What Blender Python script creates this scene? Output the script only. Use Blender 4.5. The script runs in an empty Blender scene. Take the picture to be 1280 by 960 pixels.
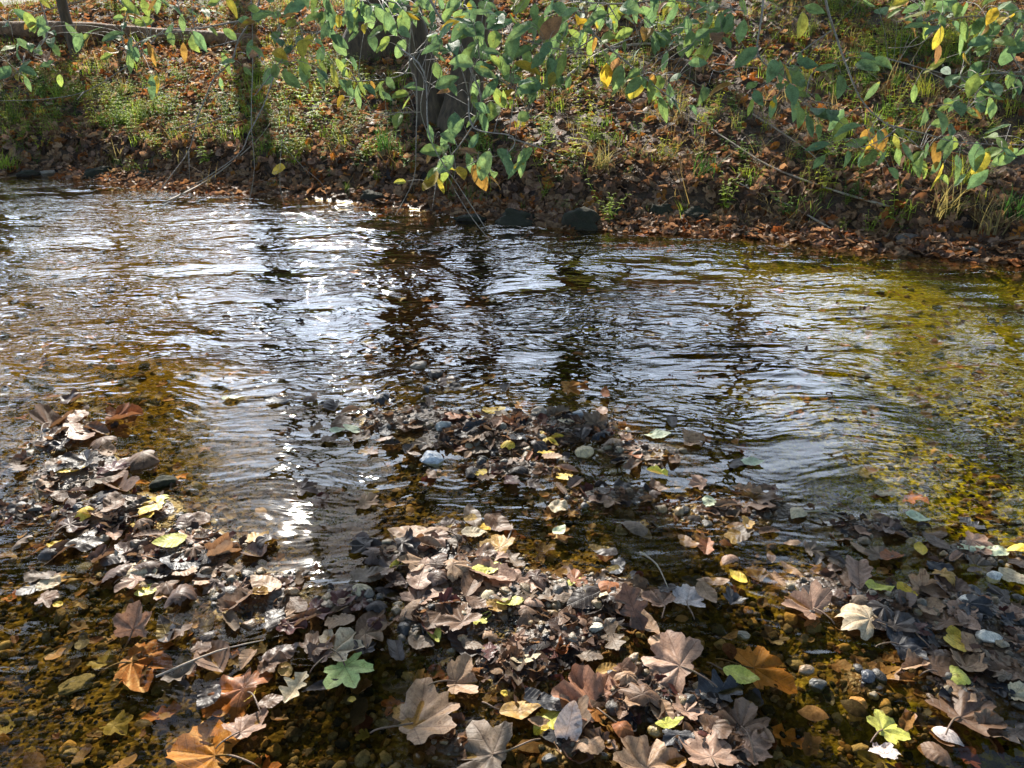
import bpy, math, random
import numpy as np
from mathutils import Vector, Matrix, Euler

R = math.radians
rng = np.random.default_rng(11)
random.seed(11)
scene = bpy.context.scene
COL = scene.collection

# ------------------------------------------------------------------ camera
CAM_H, PITCH, F = 1.5, R(25.0), 931.3
cam_d = bpy.data.cameras.new('camera'); cam = bpy.data.objects.new('camera', cam_d); COL.objects.link(cam)
cam.location = (0, 0, CAM_H); cam.rotation_euler = (math.pi/2 - PITCH, 0, 0)
cam_d.sensor_width = 36; cam_d.lens = 18/(640/F); cam_d.clip_start = 0.05; cam_d.clip_end = 2000
scene.camera = cam
CP, SP = math.cos(PITCH), math.sin(PITCH)

def ray(px, py):
    a = (px-640)/F; b = (480-py)/F
    return np.array([a, CP + b*SP, -SP + b*CP])
def at_z(px, py, z=0.0):
    d = ray(px, py); t = (z-CAM_H)/d[2]
    return np.array([d[0]*t, d[1]*t, z])
def at_dist(px, py, t):
    d = ray(px, py); return np.array([d[0]*t, d[1]*t, CAM_H + d[2]*t])

# ------------------------------------------------------------------ noise / terrain
def _hash(ix, iy, s):
    h = (ix.astype(np.int64)*374761393 + iy.astype(np.int64)*668265263 + s*1442695041) & 0x7fffffff
    h = ((h ^ (h >> 13))*1274126177) & 0x7fffffff
    return ((h ^ (h >> 16)) & 0xffff)/65535.0
def vnoise(x, y, s=0):
    x = np.asarray(x, float); y = np.asarray(y, float)
    ix, iy = np.floor(x), np.floor(y); fx, fy = x-ix, y-iy
    fx = fx*fx*(3-2*fx); fy = fy*fy*(3-2*fy)
    a = _hash(ix, iy, s); b = _hash(ix+1, iy, s); c = _hash(ix, iy+1, s); d = _hash(ix+1, iy+1, s)
    return (a+(b-a)*fx) + ((c+(d-c)*fx)-(a+(b-a)*fx))*fy
def fbm(x, y, s=0, o=4):
    v = 0; amp = .5
    for i in range(o):
        v = v + amp*(vnoise(x*2**i, y*2**i, s+i*17)-.5); amp *= .5
    return v
def sstep(a, b, x):
    t = np.clip((x-a)/(b-a), 0, 1); return t*t*(3-2*t)

WL = [(0,222),(60,221),(120,224),(200,236),(300,243),(400,250),(480,258),(560,266),(640,276),(700,283),(800,289),(900,294),(1000,302),(1100,313),(1200,324),(1280,332)]
wl = np.array([at_z(*p)[:2] for p in WL])
wlx = np.concatenate([[-60, -12], wl[:,0], [7, 60]]); wly = np.concatenate([[14, 10.2], wl[:,1], [4.1, -8]])
def ybank(x): return np.interp(x, wlx, wly)

# gravel bars / leaf drifts: (px, py, half width m, half depth m, crest above water)
BARS = [(75,545,.16,.20,.030),(95,590,.22,.20,.040),(150,640,.32,.20,.035),(215,690,.32,.22,.030),(330,745,.25,.2,.02),(20,640,.25,.12,.012),
        (520,525,.38,.16,.030),(610,545,.45,.22,.045),(700,535,.42,.22,.035),(640,585,.35,.12,.02),(800,565,.36,.16,.018),(760,620,.28,.12,.012),
        (530,690,.20,.16,.045),(590,715,.26,.18,.045),(650,745,.26,.18,.035),(560,770,.25,.16,.025),(700,790,.22,.16,.02),(760,740,.22,.14,.02),(640,830,.22,.15,.012),(430,750,.2,.12,.012),
        (890,640,.35,.16,.012),(960,640,.25,.14,.014),(1040,735,.26,.16,.02),(1120,760,.26,.18,.03),(1210,770,.26,.2,.034),(1270,830,.22,.25,.034),(1200,860,.2,.14,.016),(1080,660,.34,.14,.012),(1210,690,.3,.12,.012),
        (800,870,.16,.14,.02),(870,880,.1,.1,.012),(900,930,.14,.1,.014),(720,930,.16,.1,.0),(570,930,.14,.08,.0),(1080,850,.12,.1,.004)]
BW = [(at_z(px,py)[0], at_z(px,py)[1], rx, ry, h) for px,py,rx,ry,h in BARS]
def bar(x, y):
    b = np.zeros(np.broadcast(x, y).shape)
    for bx, by, rx, ry, h in BW:
        g = np.exp(-(((x-bx)/rx)**2 + ((y-by)/ry)**2)*.9)
        b = np.maximum(b, g*(h*.62+.055))
    return b
def bankdist(x, y):
    return (y-ybank(x) + .10*fbm(x*2.3, y*2.3, 5, 3))*.9
def H(x, y):
    x = np.asarray(x, float); y = np.asarray(y, float)
    s = bankdist(x, y)
    # river bed
    mid = sstep(2.6, 4.2, y + .15*x)
    bed = -.058 - .13*mid + .035*fbm(x*1.7, y*1.7, 1, 4) + .012*fbm(x*9, y*9, 2, 3)
    bed = bed - .10*mid*np.exp(-((x+.1)/1.7)**2)*sstep(3.0,4.0,y) + .05*mid*sstep(1.4,2.4,np.abs(x+.2))
    bed = np.maximum(bed, -.055 + bar(x, y) + .03*fbm(x*3, y*3, 8, 3)*(bar(x, y) > .01) + .010*fbm(x*12, y*12, 3, 2) - .25*(bar(x, y) < .012))
    near = sstep(.9, -1.2, y); bed = bed*(1-near) + near*(.12 + .05*(.9-y))
    edge = sstep(-.45, 0.0, s); bed = bed*(1-edge) - .012*edge
    # far bank: a low cut, a slope, then a nearly level terrace
    sp = np.maximum(s, 0)
    left = sstep(-1.0, -3.5, x)
    cut = .17*sstep(.28, .62, sp)*(1+.25*left) + .05*sstep(0, .3, sp)
    slope = .36 + .03*np.sin(x*.7) - .01*left
    run = np.where(sp < 5.3, sp, 5.3 + (sp-5.3)*.2)
    run = np.where(sp > 20, 5.3+14.7*.2 + (sp-20)*.02, run)
    bank = cut + slope*np.maximum(run-.3, 0) + .16*fbm(x*.9, y*.9, 6, 4)*sstep(.2, 1.5, sp) + .05*fbm(x*4, y*4, 7, 3)*sstep(.05, .5, sp)
    return np.where(s > 0, bank + .012*sstep(0,.05,s) - .012, bed)
def Hs(x, y): return float(H(np.array([x]), np.array([y]))[0])
def at_ground(px, py, tmax=30):
    d = ray(px, py); ts = np.concatenate([np.linspace(1, 12, 1200), np.linspace(12, tmax, 500)])
    X, Y, Z = d[0]*ts, d[1]*ts, CAM_H + d[2]*ts
    hit = np.nonzero(Z < np.maximum(H(X, Y), 0))[0]
    i = hit[0] if len(hit) else len(ts)-1
    return np.array([X[i], Y[i], max(float(H(X[i:i+1], Y[i:i+1])[0]), 0)]), ts[i]
def normal_at(x, y, e=.12):
    dx = (H(x+e, y)-H(x-e, y))/(2*e); dy = (H(x, y+e)-H(x, y-e))/(2*e)
    n = np.stack([-dx, -dy, np.ones_like(dx)], -1); return n/np.linalg.norm(n, axis=-1, keepdims=True)

# ------------------------------------------------------------------ mesh helpers
def mesh_np(name, V, T, smooth=True, uv=None, col=None, mat=None):
    """Mesh from (N,3) verts and (M,3 or 4) faces; uv and col are per vertex."""
    V = np.asarray(V, np.float32); T = np.asarray(T, np.int32)
    me = bpy.data.meshes.new(name); k = T.shape[1]
    me.vertices.add(len(V)); me.vertices.foreach_set('co', V.ravel())
    me.loops.add(T.size); me.loops.foreach_set('vertex_index', T.ravel())
    me.polygons.add(len(T)); me.polygons.foreach_set('loop_start', np.arange(0, T.size, k, dtype=np.int32))
    me.polygons.foreach_set('use_smooth', np.full(len(T), smooth))
    if uv is not None:
        l = me.uv_layers.new(name='UVMap'); l.data.foreach_set('uv', np.asarray(uv, np.float32)[T.ravel()].ravel())
    if col is not None:
        c = np.asarray(col, np.float32)
        if c.shape[1] == 3: c = np.concatenate([c, np.ones((len(c),1), np.float32)], 1)
        a = me.color_attributes.new('Col', 'FLOAT_COLOR', 'POINT'); a.data.foreach_set('color', c.ravel())
    me.update(calc_edges=True)
    if mat: me.materials.append(mat)
    return me
def link(name, me, parent=None, loc=None, **props):
    o = bpy.data.objects.new(name, me); COL.objects.link(o)
    if parent: o.parent = parent
    if loc is not None: o.location = loc
    for k, v in props.items():
        if v: o[k] = v
    return o
class Soup:
    """Collects many small pieces into one mesh."""
    def __init__(s): s.v=[]; s.t=[]; s.u=[]; s.c=[]; s.n=0
    def add(s, V, T, col, uv=None):
        V = np.asarray(V, np.float32); s.v.append(V); s.t.append(np.asarray(T)+s.n); s.n += len(V)
        col = np.asarray(col, np.float32)
        s.c.append(np.broadcast_to(col, (len(V), col.shape[-1])) if col.ndim == 1 else col)
        s.u.append(np.zeros((len(V),2)) if uv is None else uv)
    def scatter(s, tmpl, Rm, S, P, C):
        V, T, U = tmpl; k = len(P)
        if not k: return
        W = np.einsum('kij,nj->kni', Rm*S[:,None,None], V) + P[:,None,:]
        TT = (T[None] + (np.arange(k)*len(V))[:,None,None]).reshape(-1, 3)
        s.add(W.reshape(-1,3), TT, np.repeat(C, len(V), 0), np.tile(U, (k,1)))
    def mesh(s, name, mat, smooth=True):
        return mesh_np(name, np.concatenate(s.v), np.concatenate(s.t), smooth, np.concatenate(s.u), np.concatenate(s.c), mat)
def rots(yaw, nrm=None, tilt=None, tdir=None):
    """Rotation matrices: yaw about z, then the z axis onto nrm tilted by an extra angle."""
    k = len(yaw); c, s = np.cos(yaw), np.sin(yaw); Z = np.zeros(k); O = np.ones(k)
    Ry = np.stack([np.stack([c,-s,Z],-1), np.stack([s,c,Z],-1), np.stack([Z,Z,O],-1)], 1)
    n = np.tile([0,0,1.], (k,1)) if nrm is None else nrm
    if tilt is not None:
        n = n + np.stack([np.cos(tdir)*np.tan(tilt), np.sin(tdir)*np.tan(tilt), Z], -1)
        n /= np.linalg.norm(n, axis=1, keepdims=True)
    x = np.cross(np.tile([0,1.,0], (k,1)), n); x /= np.linalg.norm(x, axis=1, keepdims=True)
    y = np.cross(n, x)
    return np.einsum('kij,kjl->kil', np.stack([x,y,n], -1), Ry)
def tube(path, r0, r1, seg=6, wob=0.0):
    """Tapered tube along a smooth polyline."""
    P = np.asarray(path, float)
    if len(P) > 2 and len(P) < 24:
        t = np.arange(len(P)); tt = np.linspace(0, len(P)-1, (len(P)-1)*4+1)
        Q = []
        for u in tt:
            i = min(int(u), len(P)-2); f = u-i
            p0, p1, p2, p3 = P[max(i-1,0)], P[i], P[i+1], P[min(i+2,len(P)-1)]
            Q.append(.5*((2*p1)+(-p0+p2)*f+(2*p0-5*p1+4*p2-p3)*f*f+(-p0+3*p1-3*p2+p3)*f**3))
        P = np.array(Q)
    k = len(P); d = np.gradient(P, axis=0); d /= np.linalg.norm(d, axis=1, keepdims=True)+1e-9
    ref = np.array([0.21,.13,.97]) if abs(d[0][2]) < .8 else np.array([.9,.3,.1])
    V = []; rad = np.linspace(r0, r1, k)*(1+wob*rng.uniform(-1,1,k))
    for i in range(k):
        a = np.cross(d[i], ref); a /= np.linalg.norm(a)+1e-9; b = np.cross(d[i], a)
        an = np.arange(seg)*2*math.pi/seg
        V.append(P[i] + rad[i]*(np.cos(an)[:,None]*a + np.sin(an)[:,None]*b))
    V = np.concatenate(V); T = []
    for i in range(k-1):
        for j in range(seg):
            a, b = i*seg+j, i*seg+(j+1)%seg
            T += [(a,b,b+seg),(a,b+seg,a+seg)]
    for j in range(1, seg-1): T += [(0,j+1,j), ((k-1)*seg,(k-1)*seg+j,(k-1)*seg+j+1)]
    return V, np.array(T)

# ------------------------------------------------------------------ leaf templates
def outline(kind, n, g):
    th = np.linspace(-math.pi, math.pi, n, endpoint=False)
    if kind in ('palmate', 'star'):
        lobes = [(0,1.0),(.88,.93),(-.88,.93),(1.75,.70),(-1.75,.70)]
        lobes = [(a+g.uniform(-.07,.07), l*g.uniform(.82,1.08)) for a,l in lobes]
        drop, w, tooth, ex = (g.uniform(.27,.38),.46,.07,1.45) if kind == 'palmate' else (.58,.45,.06,1.05)
        r = np.full(n, .26)
        for a, l in lobes:
            t = np.abs(th-a)/w; r = np.maximum(r, l*(1-drop*np.minimum(t,1.0)**ex) - (t>1)*(t-1)*.62)
        r += tooth*((np.abs(((th*3.7+g.uniform()) % 1)-.5)*2)**1.6-.4)*(np.abs(th) < 2.2) + g.normal(0,.008,n)
        r *= 1+.04*np.sin(th*3+g.uniform(0,6))
        for _ in range(int(g.integers(0,4))): r *= 1-g.uniform(.15,.5)*np.exp(-((th-g.uniform(-2.4,2.4))/g.uniform(.04,.14))**2)
        p = np.stack([r*np.sin(th), r*np.cos(th)], 1)*.62
        return p, np.zeros(2), np.array([0, .24])
    if kind == 'torn':
        u = np.stack([np.cos(th), np.sin(th)], 1)*1.3+g.uniform(0,50,2); r = .36*(1+1.3*fbm(u[:,0], u[:,1], 3, 2)+.5*fbm(u[:,0]*3.1, u[:,1]*3.1, 5, 2))*(1+.25*np.cos(2*th)); r = np.clip(r, .12, .6)
        return np.stack([r*np.sin(th), .5+r*np.cos(th)], 1), np.array([0,.5]), np.array([0,.5])
    t = np.linspace(0, 1, n//2+1)
    if kind == 'oak':
        w = .30*np.sin(math.pi*t)**.6*(.68+.34*np.cos(2*math.pi*3.4*t+2.2))*(.75+.5*t)+.012
    elif kind == 'oval':
        w = .30*np.sin(math.pi*t**.85)**.85*(1+.04*((t*14) % 1)) + .004
    elif kind == 'narrow':
        w = .19*np.sin(math.pi*t**.9)**.9 + .004
    else:
        w = .42*np.sin(math.pi*t)**.55 + .004
    w *= 1+g.uniform(-.05,.05,len(t))*.6
    l = np.stack([-w, t], 1); r_ = np.stack([w*g.uniform(.92,1.08), t], 1)[::-1][1:-1]
    return np.concatenate([l, r_]), np.array([0,.5]), np.array([0,.5])
def bend(V, k, ang):
    if abs(k) < 1e-3: return V
    c, s = math.cos(ang), math.sin(ang); d = V[:,0]*c+V[:,1]*s; e = -V[:,0]*s+V[:,1]*c
    rr = 1/k; z = V[:,2]; nd = (rr-z)*np.sin(d*k); nz = rr-(rr-z)*np.cos(d*k)
    return np.stack([nd*c-e*s, nd*s+e*c, nz], 1)
def leaf_tmpl(kind, n, nr, seed, fold=.0, cup=.0, curl=.0, cang=0., warp=.06, second=0.):
    g = np.random.default_rng(seed); p, cen, org = outline(kind, n, g); n = len(p)
    ts = (np.arange(nr)+1)/nr
    fl = np.concatenate([cen[None]] + [cen+(p-cen)*t for t in ts])
    x, y = fl[:,0], fl[:,1]; r = np.hypot(x, y-cen[1]); th = np.arctan2(x, y-cen[1])
    z = fold*np.abs(x) + cup*r*r*1.6
    if kind in ('palmate','star'): z = z - .10*r*np.cos(th*7.15)*np.clip(1-np.abs(th)/2.4,0,1)*(.6+g.uniform(0,1))
    else: z = z + .012*np.sin((y-.8*np.abs(x))*40)*np.abs(x)*3
    z = z + warp*(fbm(x*2.2+seed*3.1, y*2.2, seed, 2)*1.6 + fbm(x*6+seed, y*6, seed+4, 2)*.7*r*2 + (np.abs(fbm(x*3.3+seed*2, y*3.3, seed+9, 1))-.1)*.9*r)
    V = np.stack([x, y-org[1], z], 1)
    V = bend(V, curl, cang); V = bend(V, second, cang+1.4)
    T = []
    for j in range(n): T.append((0, 1+j, 1+(j+1) % n))
    for i in range(nr-1):
        for j in range(n):
            a, b = 1+i*n+j, 1+i*n+(j+1) % n
            T += [(a,a+n,b+n),(a,b+n,b)]
    V[:,2] -= V[:,2].mean()
    T = np.array(T)[:, ::-1]
    nn = np.cross(V[T[0,1]]-V[T[0,0]], V[T[0,2]]-V[T[0,0]])
    if nn[2] < 0: T = T[:, ::-1]
    uv = np.stack([x, y-cen[1]*(kind not in ('palmate','star'))], 1)+.5
    return V, T.copy(), uv, (0, -org[1])

# ------------------------------------------------------------------ materials
class NT:
    def __init__(s, name):
        s.m = bpy.data.materials.new(name); s.m.use_nodes = True; s.t = s.m.node_tree; s.t.nodes.clear()
        s.out = s.t.nodes.new('ShaderNodeOutputMaterial')
    def n(s, typ, _in=None, **kw):
        nd = s.t.nodes.new(typ)
        for k, v in kw.items(): setattr(nd, k, v)
        for k, v in (_in or {}).items(): s.set(nd.inputs[k], v)
        return nd
    def set(s, sock, v):
        if isinstance(v, bpy.types.NodeSocket): s.t.links.new(v, sock)
        else: sock.default_value = v
    def math(s, op, a, b=0.0, c=None, clamp=False):
        nd = s.t.nodes.new('ShaderNodeMath'); nd.operation = op; nd.use_clamp = clamp
        s.set(nd.inputs[0], a); s.set(nd.inputs[1], b)
        if c is not None: s.set(nd.inputs[2], c)
        return nd.outputs[0]
    def mix(s, f, a, b, mode='MIX'):
        nd = s.t.nodes.new('ShaderNodeMix'); nd.data_type = 'RGBA'; nd.blend_type = mode
        s.set(nd.inputs['Factor'], f); s.set(nd.inputs['A'], a); s.set(nd.inputs['B'], b)
        return nd.outputs['Result']
    def ramp(s, f, stops):
        nd = s.t.nodes.new('ShaderNodeValToRGB'); e = nd.color_ramp.elements
        while len(e) < len(stops): e.new(.5)
        for el, (p, c) in zip(e, stops): el.position = p; el.color = c if len(c) == 4 else (*c, 1)
        s.set(nd.inputs[0], f); return nd.outputs[0]
    def noise(s, vec, scale, detail=3, rough=.55, dist=0.):
        nd = s.n('ShaderNodeTexNoise', {'Scale': scale, 'Detail': detail, 'Roughness': rough, 'Distortion': dist})
        if vec is not None: s.set(nd.inputs['Vector'], vec)
        return nd.outputs['Fac']
    def smooth(s, v, a, b):
        nd = s.n('ShaderNodeMapRange', {'Value': v, 'From Min': a, 'From Max': b}, interpolation_type='SMOOTHSTEP'); return nd.outputs[0]
    def done(s, shader): s.t.links.new(shader, s.out.inputs[0]); return s.m

def leaf_material(name, palm, source, trans=.2, veins=.5, green=False):
    """Leaf blade with a midrib and side veins drawn from its flat blade coordinates."""
    q = NT(name)
    uv = q.n('ShaderNodeUVMap').outputs[0]
    sub = q.n('ShaderNodeVectorMath', {0: uv, 1: (.5,.5,0)}, operation='SUBTRACT').outputs[0]
    sep = q.n('ShaderNodeSeparateXYZ', {0: sub}); x, y = sep.outputs[0], sep.outputs[1]
    ax = q.math('ABSOLUTE', x)
    if palm:
        r = q.math('SQRT', q.math('ADD', q.math('MULTIPLY', x, x), q.math('MULTIPLY', y, y)))
        th = q.math('ARCTAN2', ax, y)
        a = q.math('MINIMUM', th, q.math('MINIMUM', q.math('ABSOLUTE', q.math('SUBTRACT', th, .88)), q.math('ABSOLUTE', q.math('SUBTRACT', th, 1.75))))
        a = q.math('MINIMUM', a, 1.5); d = q.math('MULTIPLY', r, q.math('SINE', a)); l = q.math('MULTIPLY', r, q.math('COSINE', a))
    else:
        d, l = ax, y
    main = q.smooth(d, .013, .003)
    sec = q.math('SINE', q.math('MULTIPLY', q.math('SUBTRACT', l, q.math('MULTIPLY', d, .75)), 62.0 if palm else 58.0))
    sec = q.math('MULTIPLY', q.smooth(sec, .86, 1.0), .55)
    vein = q.math('MAXIMUM', main, sec)
    info = q.n('ShaderNodeObjectInfo')
    if source == 'object': colr, wet, rnd = info.outputs['Color'], info.outputs['Alpha'], info.outputs['Random']
    else:
        at = q.n('ShaderNodeVertexColor', layer_name='Col'); colr, wet, rnd = at.outputs[0], at.outputs[1], 0.3
    geo = q.n('ShaderNodeNewGeometry'); pos = geo.outputs['Position']
    nz = q.noise(pos, 38, 4, .6); nf = q.noise(pos, 190, 3, .65); big = q.noise(pos, 14, 3)
    c = q.mix(1.0, colr, q.ramp(nz, [(.28,(.52,.47,.45)),(.5,(.98,.98,.98)),(.72,(1.28,1.2,1.12))]), 'MULTIPLY')
    c = q.mix(1.0, c, q.ramp(nf, [(.3,(.78,.76,.75)),(.6,(1.1,1.1,1.1))]), 'MULTIPLY')
    if green:
        c = q.mix(q.smooth(big, .66, .74), c, (.42,.33,.03,1))
        c = q.mix(q.smooth(nz, .70, .76), c, (.14,.06,.025,1))
        c = q.mix(q.math('MULTIPLY', vein, veins), c, q.mix(1.0, c, (1.7,1.5,1.2,1), 'MULTIPLY'))
    else:
        spots = q.smooth(nz, .60, .68); c = q.mix(q.math('MULTIPLY', spots, .75), c, q.mix(1.0, c, (.28,.22,.2,1), 'MULTIPLY'))
        c = q.mix(q.math('MULTIPLY', vein, veins), c, q.mix(1.0, c, (.45,.36,.33,1), 'MULTIPLY'))
        c = q.mix(q.math('MULTIPLY', geo.outputs['Backfacing'], .35), c, (.42,.31,.22,1))
    bump = q.n('ShaderNodeBump', {'Strength': .55, 'Distance': .004, 'Height': q.math('ADD', q.math('MULTIPLY', vein, -.35), q.math('ADD', q.math('MULTIPLY', nz, .8), q.math('MULTIPLY', nf, .35)))}).outputs[0]
    if green: rough = .58
    else: rough = q.math('SUBTRACT', .62, q.math('MULTIPLY', wet, q.math('ADD', .08, q.math('MULTIPLY', big, .26))))
    p = q.n('ShaderNodeBsdfPrincipled', {'Base Color': c, 'Roughness': rough, 'Normal': bump, 'Specular IOR Level': .36 if source == 'object' else (.2 if green else .18)})
    tr = q.n('ShaderNodeBsdfTranslucent', {'Color': q.mix(1.0, c, (1.25,1.15,.7,1) if green else (1.3,1.0,.7,1), 'MULTIPLY')})
    ms = q.n('ShaderNodeMixShader', {0: trans, 1: p.outputs[0], 2: tr.outputs[0]})
    return q.done(ms.outputs[0])
M = {}
M['leaf_palm'] = leaf_material('fallen_lobed_leaf', True, 'object')
M['leaf_pin'] = leaf_material('fallen_oval_leaf', False, 'object')
M['litter'] = leaf_material('leaf_litter', True, 'attr', .36, .3)
M['foliage'] = leaf_material('green_foliage', False, 'attr', .48, .45, True)

def simple_leaf(name, trans):
    q = NT(name); at = q.n('ShaderNodeVertexColor', layer_name='Col')
    p = q.n('ShaderNodeBsdfPrincipled', {'Base Color': at.outputs[0], 'Roughness': .65, 'Specular IOR Level': .2})
    tr = q.n('ShaderNodeBsdfTranslucent', {'Color': q.mix(1.0, at.outputs[0], (1.3,1.25,.75,1), 'MULTIPLY')})
    return q.done(q.n('ShaderNodeMixShader', {0: trans, 1: p.outputs[0], 2: tr.outputs[0]}).outputs[0])
M['weed'] = simple_leaf('weed_leaf', .5)
M['crown'] = simple_leaf('crown_leaf', .5)

def pos_node(q): return q.n('ShaderNodeNewGeometry').outputs['Position']
def m_ground():
    q = NT('ground_soil'); P = pos_node(q); z = q.n('ShaderNodeSeparateXYZ', {0: P}).outputs[2]
    # stream bed: ochre and dark grit with algae
    a = q.noise(P, 7, 4); b = q.noise(P, 42, 4, .65); v = q.n('ShaderNodeTexVoronoi', {'Vector': P, 'Scale': 70.0})
    v2 = q.n('ShaderNodeTexVoronoi', {'Vector': P, 'Scale': 34.0})
    bed = q.ramp(b, [(.28,(.022,.016,.006)),(.45,(.048,.036,.012)),(.6,(.085,.066,.021)),(.75,(.15,.12,.045))])
    bed = q.mix(.75, bed, q.mix(1.0, bed, q.ramp(q.n('ShaderNodeSeparateColor', {0: v.outputs['Color']}).outputs[0], [(0,(.35,.33,.3)),(.5,(1,.95,.8)),(1,(1.8,1.55,1.1))]), 'MULTIPLY'))
    xx = q.n('ShaderNodeSeparateXYZ', {0: P}).outputs[0]
    bed = q.mix(q.smooth(q.math('ADD', xx, q.math('MULTIPLY', a, 1.2)), 1.1, 2.1), bed, q.mix(1.0, bed, (1.95,2.5,.36,1), 'MULTIPLY'))  # algae tint at right, boosted to stand in for the lime trees' reflection
    bed = q.mix(q.smooth(q.math('SUBTRACT', q.math('MULTIPLY', a, 1.2), xx), 1.8, 2.8), bed, q.mix(1.0, bed, (1.35,1.2,.5,1), 'MULTIPLY'))
    bed = q.mix(q.smooth(q.math('ADD', z, q.math('MULTIPLY', a, .06)), -.10, -.20), bed, q.mix(1.0, bed, (.16,.12,.08,1), 'MULTIPLY'))  # bed colour darkened with depth, standing in for light lost in the water
    # bank: dark humus with crumbs of leaf
    c = q.noise(P, 18, 5, .7); d = q.noise(P, 90, 3, .7)
    soil = q.ramp(c, [(.3,(.016,.010,.006)),(.5,(.055,.033,.018)),(.7,(.13,.075,.038))])
    soil = q.mix(.6, soil, q.mix(1.0, soil, q.ramp(d, [(.3,(.4,.4,.4)),(.7,(1.7,1.55,1.4))]), 'MULTIPLY'))
    col = q.mix(q.smooth(z, -.03, -.006), bed, soil)
    wet = q.smooth(z, .06, .0)
    hgt = q.math('ADD', q.math('MULTIPLY', v.outputs['Distance'], -.5), q.math('ADD', q.math('MULTIPLY', b, .7), q.math('MULTIPLY', v2.outputs['Distance'], -.5)))
    bump = q.n('ShaderNodeBump', {'Strength': .9, 'Distance': .012, 'Height': hgt}).outputs[0]
    p = q.n('ShaderNodeBsdfPrincipled', {'Base Color': col, 'Roughness': q.math('SUBTRACT', .85, q.math('MULTIPLY', wet, .4)), 'Normal': bump, 'Specular IOR Level': q.math('MULTIPLY', q.smooth(z, -.012, .0), .5)})
    return q.done(p.outputs[0])
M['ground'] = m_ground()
def m_stone(name, attr, moss=0., rough=.35):
    q = NT(name); P = pos_node(q)
    src = q.n('ShaderNodeVertexColor', layer_name='Col').outputs[0] if attr else q.n('ShaderNodeObjectInfo').outputs['Color']
    n = q.noise(P, 60, 4, .65); f = q.noise(P, 260, 2)
    c = q.mix(1.0, src, q.ramp(n, [(.3,(.5,.5,.5)),(.5,(1,1,1)),(.7,(1.4,1.35,1.25))]), 'MULTIPLY')
    c = q.mix(.5, c, q.mix(1.0, c, q.ramp(f, [(.35,(.6,.6,.6)),(.65,(1.35,1.35,1.35))]), 'MULTIPLY'))
    r = rough
    if moss:
        nz = q.n('ShaderNodeSeparateXYZ', {0: q.n('ShaderNodeNewGeometry').outputs['Normal']}).outputs[2]
        mm = q.smooth(q.math('ADD', nz, q.math('MULTIPLY', q.noise(P, 18, 4), 1.2)), .55, 1.1)
        rough_moss = .95; c = q.mix(q.math('MULTIPLY', mm, moss), q.mix(1.0, c, (.6,.55,.5,1), 'MULTIPLY'), q.ramp(q.noise(P, 120, 3), [(.3,(.008,.009,.004)),(.6,(.022,.022,.008)),(.8,(.05,.046,.016))])); r = rough_moss
    bump = q.n('ShaderNodeBump', {'Strength': .6, 'Distance': .008, 'Height': q.math('ADD', n, q.math('MULTIPLY', f, .4))}).outputs[0]
    spec = q.math('MULTIPLY', q.smooth(q.n('ShaderNodeSeparateXYZ', {0: P}).outputs[2], -.008, .002), .5)   # stone under water has next to no gloss
    return q.done(q.n('ShaderNodeBsdfPrincipled', {'Base Color': c, 'Roughness': r, 'Normal': bump, 'Specular IOR Level': spec}).outputs[0])
M['pebble'] = m_stone('wet_pebble', True, 0, .42)
M['stone'] = m_stone('stream_stone', False, 0, .34)
M['mossy'] = m_stone('mossy_rock', False, .85)
def m_bark(name, lo, hi, scale=1.0, rough=.8, stretch=.18):
    q = NT(name); tc = q.n('ShaderNodeTexCoord').outputs['Object']
    mp = q.n('ShaderNodeMapping', {'Vector': tc, 'Scale': (1,1,stretch)}).outputs[0]
    n = q.noise(mp, 22*scale, 5, .65, .4); m2 = q.noise(tc, 5*scale, 3)
    c = q.ramp(n, [(.3,lo),(.55,tuple((a+b)/2 for a,b in zip(lo,hi))),(.75,hi)])
    c = q.mix(q.math('MULTIPLY', q.smooth(m2, .5, .7), .5), c, q.mix(1.0, c, (.8,1.05,.6,1), 'MULTIPLY'))
    bump = q.n('ShaderNodeBump', {'Strength': .8, 'Distance': .02/scale, 'Height': n}).outputs[0]
    return q.done(q.n('ShaderNodeBsdfPrincipled', {'Base Color': c, 'Roughness': rough, 'Normal': bump}).outputs[0])
M['bark'] = m_bark('tree_bark', (.024,.015,.008), (.15,.10,.055))
M['twig'] = m_bark('twig_bark', (.15,.12,.095), (.40,.35,.30), 6, .6, .5)
M['deadtwig'] = m_bark('dead_twig_bark', (.20,.15,.11), (.48,.39,.30), 6, .7, .5)
M['log'] = m_bark('rotting_log', (.07,.035,.018), (.34,.19,.10), .6, .85, 1.0)
M['stalk'] = m_bark('leaf_stalk', (.09,.05,.03), (.22,.13,.08), 8, .5, 1.0)

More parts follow.
